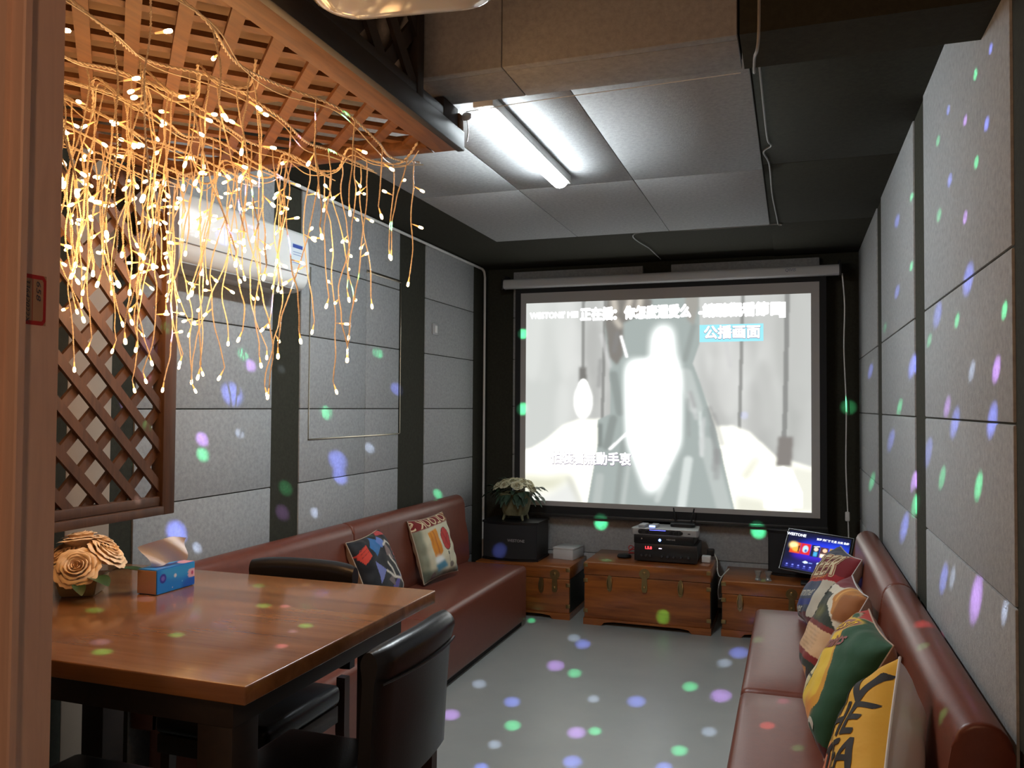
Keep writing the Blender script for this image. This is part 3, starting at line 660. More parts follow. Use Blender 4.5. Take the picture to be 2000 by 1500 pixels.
# ================================================================== SOFAS
def sofa(label, side, y0, y1, zt, endcap=False):
    """side 'L': back to the left wall, seat front at x=-1.735; 'R': back to the right wall, front at x=-.20"""
    xf, xb, s = (-1.735, -2.322, -1) if side == 'L' else (-.20, .425, 1)
    t = thing('booth_sofa', label, 'sofa', ((xf + xb) / 2, (y0 + y1) / 2, 0), group='brown leather booth sofas along the walls')
    g = .003; bt = .125
    bm = B(); box(bm, min(xf, xb) + .03, max(xf, xb) - .03, y0 + .03, y1 - .03, 0, .036); obj('plinth', bm, BLACKM, t)
    # seat: slightly crowned upholstered block
    bm = B(); xi = xb - s * .08
    a, b = sorted((xf, xi)); vs = box(bm, a, b, y0 + g, y1 - g, .034, .405)
    bmesh.ops.bevel(bm, geom=[e for e in bm.edges], offset=.028, segments=4, profile=.5, affect='EDGES')
    bmesh.ops.subdivide_edges(bm, edges=[e for e in bm.edges if e.calc_length() > .3], cuts=7, use_grid_fill=True)
    for v in bm.verts:
        if v.co.z > .39:
            u = (v.co.x - a) / (b - a) * 2 - 1; q = (v.co.y - y0) / (y1 - y0) * 2 - 1
            v.co.z += .016 * max(0, 1 - u ** 4) * max(0, 1 - q ** 6)
    obj('seat', bm, LEATHER, t, smooth=60)
    # back: leaning wedge with a round top
    n = 10; R = .058; top = zt - R; xo = xb
    cx = xo - s * (R + .002); pr = [(xo, .30)]
    pr += [(cx + s * R * math.cos(PI * k / n), top + R * math.sin(PI * k / n)) for k in range(n + 1)]
    pr += [(cx - s * (R + .008), top - .12), (cx - s * (R + .03), .60), (cx - s * (R + .045), .44), (cx - s * (R + .03), .40), (cx - s * (R + .01), .30)]
    bm = B(); prism(bm, pr, 1, y0 + g, y1 - g)
    es = [e for e in bm.edges if all(abs(v.co.y - (y0 + g)) < 1e-4 for v in e.verts) or all(abs(v.co.y - (y1 - g)) < 1e-4 for v in e.verts)]
    bmesh.ops.bevel(bm, geom=es, offset=.012, segments=3, profile=.5, affect='EDGES')
    obj('backrest', bm, LEATHER, t, smooth=50)
    return t
sofa('brown leather sofa section on the left, far end beside the wooden chest', 'L', 3.84, 5.38, .872)
sofa('brown leather sofa section on the left, mostly hidden behind the wooden table', 'L', 2.42, 3.835, .872)
sofa('brown leather sofa section on the right, far end beside the tilted touch screen', 'R', 3.325, 4.70, .858)
sofa('brown leather sofa section on the right, nearest with the yellow cushion', 'R', 1.91, 3.32, .858)

# ================================================================== TABLE
TZ = .945
t = thing('dining_table', 'square wooden table with a thick orange-brown top beneath the hanging lights', 'table', (-1.65, 1.82, 0))
bm = B(); box(bm, -2.275, -1.02, 1.362, 2.265, TZ - .038, TZ, .0035, 3); obj('tabletop', bm, TABW, t)
bm = B(); box(bm, -2.20, -1.10, 1.43, 2.20, TZ - .118, TZ - .0385, .003); obj('apron', bm, BLKW, t)
for x in (-2.17, -1.15):
    for y in (1.48, 2.15):
        bm = B(); box(bm, x - .045, x + .045, y - .045, y + .045, 0, TZ - .1185, .004); obj('leg', bm, BLKW, t)
bm = B(); box(bm, -2.10, -1.12, 2.13, 2.165, .16, .24, .004); obj('stretcher', bm, BLKW, t)

# ================================================================== CHAIRS
def chair(name, label, loc, rz):
    t = thing(name, label, 'chair', loc, rz, group='black leather dining chairs around the table')
    W, D = .40, .42
    def P(x, y, z): return (x, y, z)
    bm = B(); box(bm, -W / 2 + .005, W / 2 - .005, -D / 2 - .03, D / 2 - .055, .545, .61, .022, 4); obj('seat', bm, BLACKL, t, world=False, smooth=60)
    bm = B(); box(bm, -W / 2 + .012, W / 2 - .012, -D / 2 - .02, D / 2 - .065, .49, .544, .004); obj('seat_frame', bm, BLKW, t, world=False)
    # back: curved padded slab with a rolled top
    nx, prof = 14, []
    yb = D / 2 - .03
    for k in range(11):
        a = PI * k / 10; prof.append((.030 * math.cos(a) + .012 , .955 - .03 + .03 * math.sin(a) + .03 * 0))
    prof = [(yb + .050, .645), (yb + .058, .80), (yb + .066, .90)] + [(yb + .046 + .032 * math.cos(PI * k / 10), .948 + .032 * math.sin(PI * k / 10)) for k in range(11)] + [(yb + .022, .90), (yb + .012, .78), (yb + .004, .68), (yb + .002, .645)]
    bm = B(); rows = []
    for i in range(nx + 1):
        u = i / nx * 2 - 1; dy = .020 * (1 - u * u); dz = -.012 * u ** 4
        e = 1 - .35 * max(0, abs(u) - .9) / .1
        rows.append([bm.verts.new((u * W / 2, yb + .03 + (y - yb - .03) * e + dy, z + dz * (z > .9))) for y, z in prof])
    for a, b in zip(rows, rows[1:]):
        for k in range(len(prof)): bm.faces.new((a[k], a[(k + 1) % len(prof)], b[(k + 1) % len(prof)], b[k]))
    bm.faces.new(rows[0]); bm.faces.new(rows[-1][::-1])
    obj('backrest', bm, BLACKL, t, world=False, smooth=45)
    bm = B(); tube(bm, [((i / 12 * 2 - 1) * (W / 2 - .004), yb + .071 + .020 * (1 - (i / 6 - 1) ** 2), .902) for i in range(13)], .0035, 6); obj('piping', bm, BLACKL, t, world=False)
    LEG = mat('chair_leg_wood', (.05, .02, .012), .4)
    for sx in (-1, 1):
        bm = B(); tube(bm, [(sx * (W / 2 - .03), -D / 2 + .01, .49), (sx * (W / 2 - .022), -D / 2, .0)], [.022, .015], 4); obj('leg', bm, LEG, t, world=False, smooth=20)
        bm = B(); tube(bm, [(sx * (W / 2 - .024), yb + .012, .62), (sx * (W / 2 - .024), yb + .01, .45), (sx * (W / 2 - .018), yb + .05, .0)], [.022, .023, .016], 4); obj('leg', bm, LEG, t, world=False, smooth=20)
    return t
chair('dining_chair', 'black leather dining chair nearest the camera, tucked at the right edge of the table', (-1.085, 1.775, 0), -PI / 2)
chair('dining_chair', 'black leather dining chair behind the table, its back in front of the left sofa', (-1.56, 2.16, 0), 0)
chair('dining_chair', 'dark dining chair in the bottom left corner, mostly hidden by the door jamb', (-1.545, 1.405, 0), PI)

# ================================================================== THINGS ON THE TABLE
t = thing('tissue_box', 'blue printed tissue box with a tissue pulled out on the table', 'tissue box', (-1.77, 1.98, TZ), PI)
c = Cv(150, 70, (30, 135, 225)); c.ell(.6, .9, .5, .4, (70, 180, 240), .05, .7); c.ell(.95, .1, .3, .3, (20, 60, 190), .04, .6)
c.ell(.15, .62, .085, .2, (55, 60, 170), .004); c.ell(.15, .62, .045, .1, (120, 110, 200), .006)
c.ell(.47, .62, .035, .08, (225, 225, 235), .006); c.ell(.40, .14, .012, .03, (225, 200, 225)); c.ell(.66, .3, .015, .03, (110, 190, 240))
for k in range(9):
    a = k * 2 * PI / 9; c.ell(.93 + .05 * math.cos(a), .55 + .13 * math.sin(a), .045, .12, (238, 190, 205), .004, 1, a)
c.ell(.93, .55, .03, .09, (190, 70, 110), .006)
x0, x1, y0, y1, z1 = -1.815, -1.745, 1.915, 2.075, TZ + .072
bm = B(); box(bm, x0, x1, y0, y1, TZ + .0005, z1, .003); obj('carton', bm, mat('carton_blue', (.02, .2, .62), .35), t)
grid('printed_side', 150, 70, lambda u, v: (x1 + .0006, y0 + .002 + (y1 - y0 - .004) * u, TZ + .002 + .068 * v), vcmat('gloss_print', .3), t, img=c.a)
c2_ = Cv(60, 120, (40, 140, 225)); c2_.ell(.5, .5, .25, .33, (30, 60, 160), .01); c2_.ell(.8, .9, .4, .2, (235, 170, 190), .02); c2_.ell(.2, .7, .2, .2, (80, 180, 240), .03)
grid('printed_top', 40, 80, lambda u, v: (x0 + .002 + (x1 - x0 - .004) * u, y0 + .002 + (y1 - y0 - .004) * v, z1 + .0005), vcmat('gloss_print', .3), t, img=c2_.a)
bm = B(); box(bm, x0 + .0015, x1 - .0015, y0 - .0012, y0 - .0002, TZ + .003, z1 - .002); obj('cardboard_end', bm, mat('cardboard', (.50, .30, .17), .8), t)
def tis(u, v):
    x = -1.795 + .05 * u; y = 1.945 + .085 * u + .01 * v; z = z1 + .062 * v * (1 + .25 * math.sin(u * 3)) + .012 * u
    return (x + .010 * math.sin(v * 5 + u * 7) + .018 * (u - .3) * v - .012 * v, y - .035 * v * (1 - u), z)
grid('tissue', 26, 16, tis, mat('tissue_paper', (.82, .80, .84), .9), t)
def petal(bm, ang, r0, h, half, flare, curl, n=8, mrows=7):
    """one cupped petal: hugs radius r0 at its foot, flares out and curls its rim back; half = half opening angle"""
    rows = []
    for j in range(mrows + 1):
        v = j / mrows; row = []
        for i in range(n + 1):
            u = i / n * 2 - 1; wv = half * (.55 + .45 * math.sin(min(1, v * 1.3) * PI / 2)) * (1 if v < .75 else math.sqrt(max(.12, 1 - ((v - .75) / .27) ** 2)))
            a = ang + u * wv
            rad = r0 * (.35 + .65 * min(1, v * 2.2) ** .7) + flare * v * v + curl * max(0, v - .6) / .4 * (1 + .15 * math.sin(5 * u + ang * 3))
            z = h * math.sin(min(1.0, v * 1.08) * PI * .5) - curl * .55 * max(0, v - .72) / .28 - .05 * h * u * u
            row.append(bm.verts.new((rad * math.cos(a), rad * math.sin(a), z)))
        rows.append(row)
    for a, b in zip(rows, rows[1:]):
        for i in range(n): bm.faces.new((a[i], a[i + 1], b[i + 1], b[i]))
def rose(parent, c, R, d, mt, seed=0):
    r = random.Random(seed); bm = B()
    layers = [(2, .10, .98, 1.5, .02, .0), (3, .19, 1.0, 1.2, .04, .02), (3, .30, 1.0, 1.15, .07, .05), (4, .43, .96, .95, .10, .08), (5, .57, .88, .78, .14, .12), (5, .70, .76, .74, .20, .16), (6, .82, .60, .64, .26, .18)]
    for li, (n, rr_, hh, half, fl, cu) in enumerate(layers):
        for k in range(n):
            petal(bm, k * 2 * PI / n + li * 1.1 + r.uniform(-.2, .2), R * rr_, R * hh * r.uniform(.94, 1.06), half, R * fl, R * cu)
    bm.transform(Matrix.Translation((0, 0, -.35 * R)))
    q = Vector(d).normalized().to_track_quat('Z', 'Y').to_matrix().to_4x4()
    bm.transform(Matrix.Translation(c) @ q)
    o = obj('rose', bm, mt, parent, smooth=60); return o
def leaf(bm, p, d, L, W, up=(0, 0, 1), droop=.3, n=6):
    p = Vector(p); d = Vector(d).normalized(); s = d.cross(Vector(up)).normalized(); nrm = s.cross(d)
    L0 = []
    for i in range(n + 1):
        u = i / n; w_ = W * math.sin(PI * min(1, u * .93 + .04)) ** .8; c_ = p + d * L * u - Vector((0, 0, 1)) * droop * L * u * u
        L0.append([bm.verts.new(c_ - s * w_ / 2 + nrm * w_ * .15), bm.verts.new(c_), bm.verts.new(c_ + s * w_ / 2 + nrm * w_ * .15)])
    for a, b in zip(L0, L0[1:]):
        for k in range(2): bm.faces.new((a[k], a[k + 1], b[k + 1], b[k]))
PEACH = mat('peach_petal', (.92, .62, .34), .6, ns=30, namt=.35, col2=(.95, .74, .5), sheen=.2)
LEAF = mat('dark_leaf', (.02, .06, .02), .4, ns=20, namt=.3, col2=(.035, .085, .03))
t = thing('rose_arrangement', 'peach roses in a small square planter at the left of the table', 'flowers', (-1.955, 1.855, TZ))
bm = B(); cx, cy = -1.965, 1.862
for f, (a, b) in enumerate(((.046, .058),)):
    lo = [(cx + sx * a, cy + sy * a, TZ + .001) for sx, sy in ((-1, -1), (1, -1), (1, 1), (-1, 1))]; hi = [(cx + sx * b, cy + sy * b, TZ + .055) for sx, sy in ((-1, -1), (1, -1), (1, 1), (-1, 1))]
    l = [bm.verts.new(p) for p in lo]; h = [bm.verts.new(p) for p in hi]; bm.faces.new(l); bm.faces.new(h)
    for i in range(4): bm.faces.new((l[i], l[(i + 1) % 4], h[(i + 1) % 4], h[i]))
    bmesh.ops.bevel(bm, geom=list(bm.edges), offset=.003, segments=2, affect='EDGES')
bm.transform(Matrix.Translation((cx, cy, 0)) @ Matrix.Rotation(.5, 4, 'Z') @ Matrix.Translation((-cx, -cy, 0)))
obj('planter', bm, mat('planter_glaze', (.30, .22, .12), .4), t)
for i, (dx, dy, dz, R) in enumerate(((.055, -.075, .082, .060), (-.03, -.055, .098, .055), (.07, .03, .108, .062), (-.02, .01, .148, .062), (.03, .05, .135, .052), (-.075, .03, .11, .055), (0, .085, .095, .05), (-.09, -.05, .09, .05))):
    p = Vector((cx + dx * .84, cy + dy * .84, TZ + .012 + dz * .9)); rose(t, p, R * .84, (p - Vector((cx, cy, TZ + .03))), PEACH, i)
for p, d, L, W in (((cx + .08, cy - .05, TZ + .06), (1, -.2, .15), .085, .055), ((cx + .09, cy + .02, TZ + .07), (1, .6, .2), .095, .04), ((cx + .06, cy - .08, TZ + .05), (.9, -.5, -.1), .06, .035), ((cx - .05, cy - .1, TZ + .06), (-.4, -1, .1), .07, .04), ((cx + .1, cy + .05, TZ + .07), (.9, .9, .1), .07, .03)):
    bm = B(); leaf(bm, p, d, L, W); obj('leaf', bm, LEAF, t, smooth=60)

# ================================================================== CHESTS
def chest(label, x0, x1, y0, y1, zt, handles, latches, foot=True):
    t = thing('wooden_chest', label, 'chest', ((x0 + x1) / 2, (y0 + y1) / 2, 0), group='camphor wood chests along the far wall')
    lid = .085; fb = .045
    bm = B(); box(bm, x0, x1, y0, y1, fb, zt - lid - .003, .003); obj('body', bm, CHESTW, t)
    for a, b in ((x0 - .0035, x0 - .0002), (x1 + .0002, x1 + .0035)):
        bm = B(); box(bm, a, b, y0 + .012, y1, fb + .001, zt - lid - .004); obj('end_panel', bm, mat('dark_end', (.022, .024, .018), .5), t)  # thin near-black sheets over both chest ends
    bm = B(); box(bm, x0 - .004, x1 + .004, y0 - .004, y1, zt - lid, zt, .005); obj('lid', bm, CHESTW, t)
    bm = B()
    W = x1 - x0
    prism(bm, [(x0 - .006, 0), (x0 + .12, 0), (x0 + .14, .022), (x0 + .2, .03), (x1 - .2, .03), (x1 - .14, .022), (x1 - .12, 0), (x1 + .006, 0), (x1 + .006, fb), (x0 - .006, fb)], 1, y0 - .008, y0 + .02)
    box(bm, x0 - .006, x0 + .02, y0 + .021, y1, 0, fb - .0005); box(bm, x1 - .02, x1 + .006, y0 + .021, y1, 0, fb - .0005)
    obj('base', bm, CHESTW, t)
    for x in handles:
        bm = B(); prism(bm, [(x + a, zt - .135 + b) for a, b in ((-.014, .045), (0, .06), (.014, .045), (.019, .0), (.014, -.045), (0, -.06), (-.014, -.045), (-.019, 0))], 1, y0 - .0065, y0 - .0042 + .004)
        tube(bm, smoothpath([(x - .012, y0 - .008, zt - .10), (x - .016, y0 - .016, zt - .13), (x - .010, y0 - .018, zt - .165), (x, y0 - .018, zt - .172), (x + .010, y0 - .018, zt - .165), (x + .016, y0 - .016, zt - .13), (x + .012, y0 - .008, zt - .10)], 4), .0035, 6)
        obj('bail_handle', bm, BRASS, t)
    for x in latches:
        bm = B()
        prism(bm, [(x + .036 * math.cos(a), zt - .055 + .036 * math.sin(a)) for a in [2 * PI * k / 20 for k in range(20)]], 1, y0 - .008, y0 - .003)
        prism(bm, [(x - .016, zt - .06), (x + .016, zt - .06), (x + .020, zt - .155), (x + .012, zt - .178), (x - .012, zt - .178), (x - .020, zt - .155)], 1, y0 - .013, y0 - .0085)
        lathe(bm, [(0, 0), (.011, 0), (.011, .014), (0, .018)], 12, Matrix.Translation((x, y0 - .006, zt - .05)) @ Matrix.Rotation(PI / 2, 4, 'X'))
        lathe(bm, [(0, 0), (.009, 0), (.009, .012), (0, .016)], 12, Matrix.Translation((x, y0 - .012, zt - .145)) @ Matrix.Rotation(PI / 2, 4, 'X'))
        obj('latch', bm, BRASS, t)
    for x, s in ((x0, 1), (x1, -1)):
        for z in (zt - .02, zt - .125, fb + .05):
            bm = B(); box(bm, x - .006 * s, x + .024 * s, y0 - .0068, y0 - .002, z - .013, z + .013, .0015); obj('corner_plate', bm, BRASS, t)
    return t
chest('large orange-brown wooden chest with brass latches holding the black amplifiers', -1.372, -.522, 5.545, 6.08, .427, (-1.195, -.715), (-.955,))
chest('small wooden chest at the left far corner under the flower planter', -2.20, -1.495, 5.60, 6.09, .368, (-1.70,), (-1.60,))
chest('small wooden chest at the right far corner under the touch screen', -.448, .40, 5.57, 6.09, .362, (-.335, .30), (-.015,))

# ================================================================== SPEAKERS AND ELECTRONICS
def speaker(label, x0, x1, y0, y1, z0, z1, badge=None):
    t = thing('loudspeaker', label, 'speaker', ((x0 + x1) / 2, (y0 + y1) / 2, z0), group='black loudspeakers on the wooden chests')
    n = 12
    def outline(d): return [(x0 + d, y1 - d), (x1 - d, y1 - d), (x1 - d, y0 + .05)] + [(x1 - d - (x1 - x0 - 2 * d) * k / n, y0 + .05 - .05 * math.sin(PI * k / n) ** .7 + d * .3) for k in range(1, n)] + [(x0 + d, y0 + .05)]
    bm = B(); prism(bm, outline(0), 2, z0, z0 + .014); prism(bm, outline(0), 2, z1 - .014, z1); prism(bm, outline(.008), 2, z0 + .0145, z1 - .0145); obj('cabinet', bm, BLACKP, t)
    bm = B()
    pts = [(x0 + .012 + (x1 - x0 - .024) * k / n, y0 + .046 - .05 * math.sin(PI * k / n) ** .7) for k in range(n + 1)]
    prism(bm, pts + [(p[0], p[1] + .004) for p in pts[::-1]], 2, z0 + .02, z1 - .02); obj('grille', bm, mat('grille_cloth', (.018, .018, .02), .85, bump=.4, bs=900), t)
    if badge:
        text('badge', badge, .028, lambda x, y: ((x0 * .35 + x1 * .65) + x, y0 - .0065, (z0 + z1) / 2 + .01 + y), mat('badge_silver', (.45, .45, .45), .4, .6), t, bold=.0006)
    return t
speaker('black loudspeaker on the left chest with white flowers on top', -2.195, -1.76, 5.66, 6.0, .3685, .652, 'WESTONE')
speaker('black loudspeaker standing behind the tilted touch screen on the right chest', -.175, .22, 5.84, 5.985, .3625, .668)
t = thing('white_box', 'flat white cardboard box on the left chest', 'box', (-1.60, 5.99, .3685), -.15)
bm = B(); box(bm, -.08, .08, -.12, .09, 0, .072, .003); obj('carton', bm, mat('white_card', (.62, .62, .62), .5), t, world=False)
bm = B(); box(bm, -.082, .082, -.122, .092, .0725, .085, .002); obj('lid', bm, mat('white_card', (.62, .62, .62), .5), t, world=False)
CT = .4275
t = thing('amplifier', 'black amplifier with a red display, lowest of the stack on the chest', 'amplifier', (-.84, 5.84, CT))
bm = B(); box(bm, -1.048, -.625, 5.70, 6.0, CT + .012, CT + .125, .004); obj('case', bm, BLACKP, t)
bm = B(); box(bm, -1.052, -.621, 5.686, 5.6995, CT + .008, CT + .127, .003); obj('front_panel', bm, mat('panel_black', (.02, .02, .021), .3), t)
for x in (-1.02, -.65):
    for y in (5.73, 5.97):
        bm = B(); lathe(bm, [(0, 0), (.016, 0), (.018, .0115), (0, .0115)], 12, Matrix.Translation((x, y, CT))); obj('foot', bm, BLACKM, t)
text('display_digits', '1.5.8', .026, lambda x, y: (-.955 + x, 5.6855, CT + .098 + y), mat('red_led', (.1, 0, 0), emit=(1, .04, .05), es=3), t, bold=.001)
bm = B(); box(bm, -.882, -.862, 5.684, 5.686, CT + .096, CT + .1, 0); obj('indicator', bm, mat('white_led', (.1, .1, .1), emit=(.9, .8, 1), es=3), t)
for k, x in enumerate((-1.0, -.97, -.94, -.86, -.82, -.78, -.73, -.68)):
    bm = B(); lathe(bm, [(0, 0), (.0085 if k < 3 else .011, 0), (.0075, .012), (0, .013)], 14, Matrix.Translation((x, 5.6855, CT + .045)) @ Matrix.Rotation(PI / 2, 4, 'X')); obj('knob', bm, mat('knob_grey', (.05, .05, .052), .3), t)
z0 = CT + .128
t = thing('media_player', 'slim black player with a blue light stacked on the amplifier', 'media player', (-.85, 5.84, z0))
bm = B(); box(bm, -1.055, -.645, 5.685, 5.97, z0, z0 + .058, .005); obj('case', bm, BLACKP, t)
bm = B(); lathe(bm, [(0, 0), (.0085, .0), (.0085, .004), (0, .005)], 14, Matrix.Translation((-.875, 5.6848, z0 + .027)) @ Matrix.Rotation(PI / 2, 4, 'X')); obj('blue_light', bm, mat('blue_led', (.1, .1, .3), emit=(.12, .3, 1), es=9), t)
bm = B(); lathe(bm, [(0, 0), (.005, .0), (.005, .003), (0, .004)], 10, Matrix.Translation((-1.0, 5.6848, z0 + .032)) @ Matrix.Rotation(PI / 2, 4, 'X')); obj('button', bm, METAL, t)
text('maker_name', 'WESTONE', .013, lambda x, y: (-.80 + x, 5.6845, z0 + .033 + y), mat('badge_silver', (.45, .45, .45), .4, .6), t, bold=.0003)
z0 += .0585
t = thing('mixer_unit', 'silver effects unit with dark round knobs, topmost of the stack on the chest', 'mixer', (-.84, 5.84, z0))
bm = B(); prism(bm, [(-1.075, 5.70), (-1.06, 5.685), (-.63, 5.685), (-.615, 5.70), (-.63, 5.93), (-1.04, 5.93)], 2, z0, z0 + .046, bev=.004); obj('case', bm, mat('silver_case', (.42, .42, .41), .35, .3), t)
bm = B(); prism(bm, rrect(.30, .034, .015, 5, -.875, z0 + .023), 1, 5.6815, 5.6848); obj('front_window', bm, mat('panel_black', (.02, .02, .021), .3), t)
for x in (-1.01, -.965, -.80, -.765, -.73):
    bm = B(); lathe(bm, [(0, 0), (.0125, 0), (.011, .010), (0, .011)], 16, Matrix.Translation((x, 5.681, z0 + .023)) @ Matrix.Rotation(PI / 2, 4, 'X')); obj('knob', bm, BLACKP, t)
bm = B(); box(bm, -.685, -.668, 5.6815, 5.6852, z0 + .018, z0 + .024); obj('usb_port', bm, BLACKM, t)
bm = B(); box(bm, -.945, -.835, 5.679, 5.6812, z0 + .034, z0 + .037); obj('blue_strip', bm, mat('blue_strip', (.1, .1, .3), emit=(.1, .12, 1), es=3), t)
z1 = z0 + .0465
for x, lab, em_ in ((-1.0, 'small grey receiver box on the silver mixer, left of the glowing one', 0), (-.925, 'small receiver box glowing blue on the silver mixer', 1)):
    t = thing('small_receiver', lab, 'receiver', (x, 5.76, z1), -.12)
    bm = B(); box(bm, -.024, .024, -.05, .055, 0, .02, .005); obj('case', bm, mat('receiver_grey', (.38, .39, .40), .4), t, world=False)
    if em_:
        bm = B(); box(bm, -.021, .021, -.054, -.0505, .004, .017, .001); obj('blue_light', bm, mat('blue_front', (.2, .2, .5), emit=(.2, .28, 1), es=4), t, world=False)
t = thing('wifi_router', 'flat black router with two upright antennas on the silver mixer', 'router', (-.74, 5.84, z1))
bm = B(); prism(bm, rrect(.17, .10, .03, 5, -.74, 5.86), 2, z1, z1 + .022, bev=.005); obj('case', bm, BLACKP, t)
for x, d in ((-.795, -.02), (-.69, .02)):
    bm = B(); tube(bm, [(x, 5.90, z1 + .01), (x + d, 5.93, z1 + .12)], [.007, .005], 8); obj('antenna', bm, BLACKP, t)
t = thing('wired_remote', 'black round puck with a coiled red cable on the large chest', 'remote', (-1.13, 5.83, CT))
bm = B(); lathe(bm, [(0, 0), (.048, .001), (.052, .010), (.042, .022), (0, .026)], 24, Matrix.Translation((-1.145, 5.80, CT + .0005))); obj('puck', bm, BLACKP, t)
bm = B(); P = [(-1.10 + .032 * math.cos(k * .5), 5.90 + .026 * math.sin(k * .5) , CT + .006 + .0016 * k * (1 + .3 * math.sin(k * .9))) for k in range(36)]; tube(bm, P, .0032, 6); obj('red_cable', bm, mat('red_rubber', (.42, .03, .03), .45), t)
t = thing('power_adapter', 'white charger block with a black plug at the right end of the large chest', 'charger', (-.57, 5.83, CT))
bm = B(); box(bm, -.605, -.545, 5.80, 5.86, CT + .0005, CT + .045, .006); obj('white_block', bm, WHITEP, t)
bm = B(); box(bm, -.575, -.525, 5.865, 5.90, CT + .035, CT + .085, .006); obj('black_plug', bm, BLACKP, t)
bm = B(); tube(bm, smoothpath([(-.53, 5.88, CT + .06), (-.505, 5.86, CT + .01), (-.498, 5.80, CT - .05), (-.475, 5.78, CT - .085), (-.43, 5.82, CT - .045), (-.425, 5.80, CT - .035), (-.47, 5.76, CT - .09), (-.488, 5.74, CT - .16), (-.483, 5.73, CT - .22), (-.46, 5.73, CT - .215)], 8), .0038, 6); obj('white_cable', bm, mat('cable_white', (.55, .55, .5), .5), t)
for i, (x, y) in enumerate(((-.225, 5.66), (-.16, 5.665))):
    t = thing('glass_cup', ('left' if i == 0 else 'right') + ' one of the two small glass cups on the small right chest', 'cup', (x, y, .3625), group='small glass cups on the right chest')
    bm = B(); lathe(bm, [(0, 0), (.020, 0), (.021, .004), (.013, .020), (.016, .034), (.024, .060), (.0222, .060), (.0145, .035), (.0115, .022), (0, .018)], 20, Matrix.Translation((x, y, .363))); obj('bowl', bm, mat('cup_glass', (.6, .62, .62), .08, trans=.75), t)
# touch screen on its stand
TC = Vector((.132, 5.577, .576)); TE = (-.559, .062, -.319)
t = thing('touch_screen', 'tilted black touch screen showing a song menu at the right far corner', 'touch screen', TC, rot=TE)
hw, hh = .193, .13
bm = B(); box(bm, -hw - .012, hw + .012, 0, .028, -hh - .012, hh + .012, .008, 3); obj('bezel', bm, BLACKP, t, world=False)
bm = B(); tube(bm, [(-hw - .0115, .003, -hh - .0115), (hw + .0115, .003, -hh - .0115), (hw + .0115, .003, hh + .0115), (-hw - .0115, .003, hh + .0115), (-hw - .0115, .003, -hh - .0115)], .0018, 5); obj('edge_trim', bm, mat('edge_silver', (.4, .4, .4), .3, .8), t, world=False)
c = Cv(260, 175, (6, 8, 40)); c.ell(.6, .62, .40, .18, (30, 50, 215), .06, .9); c.ell(.42, .38, .30, .10, (60, 20, 190), .04, .7); c.ell(.85, .55, .2, .3, (20, 60, 200), .06, .6); c.ell(.5, .12, .5, .12, (20, 22, 110), .05, .7)
def q4(x0_, x1_, y0_, y1_): return [(x0_, y0_), (x1_, y0_), (x1_, y1_), (x0_, y1_)]
c.poly(q4(.07, .24, .42, .70), (190, 60, 20), .006); c.ell(.12, .62, .07, .08, (255, 225, 150), .02); c.ell(.17, .52, .06, .06, (240, 160, 60), .015); c.poly(q4(.20, .225, .46, .62), (60, 30, 20), .006)
c.poly(q4(.245, .40, .42, .70), (190, 30, 35), .003); c.ell(.32, .56, .045, .09, (160, 200, 235), .01); c.ell(.33, .52, .02, .04, (60, 90, 160), .006)
c.poly(q4(.41, .545, .40, .70), (15, 22, 50), .003); c.ell(.49, .60, .035, .05, (225, 190, 170), .006); c.poly(q4(.46, .52, .42, .53), (60, 150, 200), .008); c.line([(.455, .66), (.53, .68)], .02, (230, 235, 240), .003)
c.poly(q4(.555, .685, .40, .68), (70, 45, 45), .003); c.ell(.63, .60, .035, .05, (225, 175, 145), .006); c.poly(q4(.57, .67, .41, .50), (235, 215, 195), .008)
c.poly(q4(.70, .82, .42, .68), (150, 120, 60), .004); c.line([(.71, .47), (.81, .63)], .03, (240, 215, 130), .004); c.line([(.71, .56), (.81, .44)], .014, (30, 25, 30), .003)
c.poly(q4(.83, .93, .44, .67), (50, 60, 170), .004); c.line([(.83, .55), (.92, .60)], .02, (235, 235, 245), .004)
c.poly([(.32, .22), (.36, .26), (.40, .24), (.41, .21), (.36, .19)], (200, 225, 255), .005); c.ell(.58, .24, .035, .03, (190, 220, 255), .005); c.line([(.43, .22), (.47, .22)], .02, (120, 150, 230), .004); c.line([(.63, .23), (.68, .23)], .02, (120, 150, 230), .004)
for k in range(7): c.ell(.08 + .095 * k, .11, .016, .016, (120, 130, 240), .006); c.line([(.06 + .095 * k, .06), (.10 + .095 * k, .06)], .012, (60, 70, 170), .004)
grid('menu_display', 170, 115, lambda u, v: (-hw + 2 * hw * u, -.0006, -hh + 2 * hh * v), vcmat('menu_glow', .2, emit=1.5), t, world=False, img=c.a)
MW = mat('menu_white', (.3, .3, .3), emit=(.85, .9, 1), es=1.3)
text('menu_text', 'WESTONE', .026, lambda x, y: (-.145 + x, -.0012, .105 + y), MW, t, world=False, bold=.001)
text('menu_text', '首页 排行榜 歌星 分类 我的', .0165, lambda x, y: (.085 + x, -.0012, .095 + y), MW, t, world=False, bold=.0005)
bm = B(); box(bm, -.05, .05, .0285, .05, -.06, .05, .004); obj('rear_mount', bm, BLACKP, t, world=False)
bm = B(); box(bm, .04, .24, 5.60, 5.72, .363, .375, .004); tube(bm, [(.14, 5.67, .37), (.145, 5.665, .55)], .02, 10); obj('stand', bm, BLACKP, t)

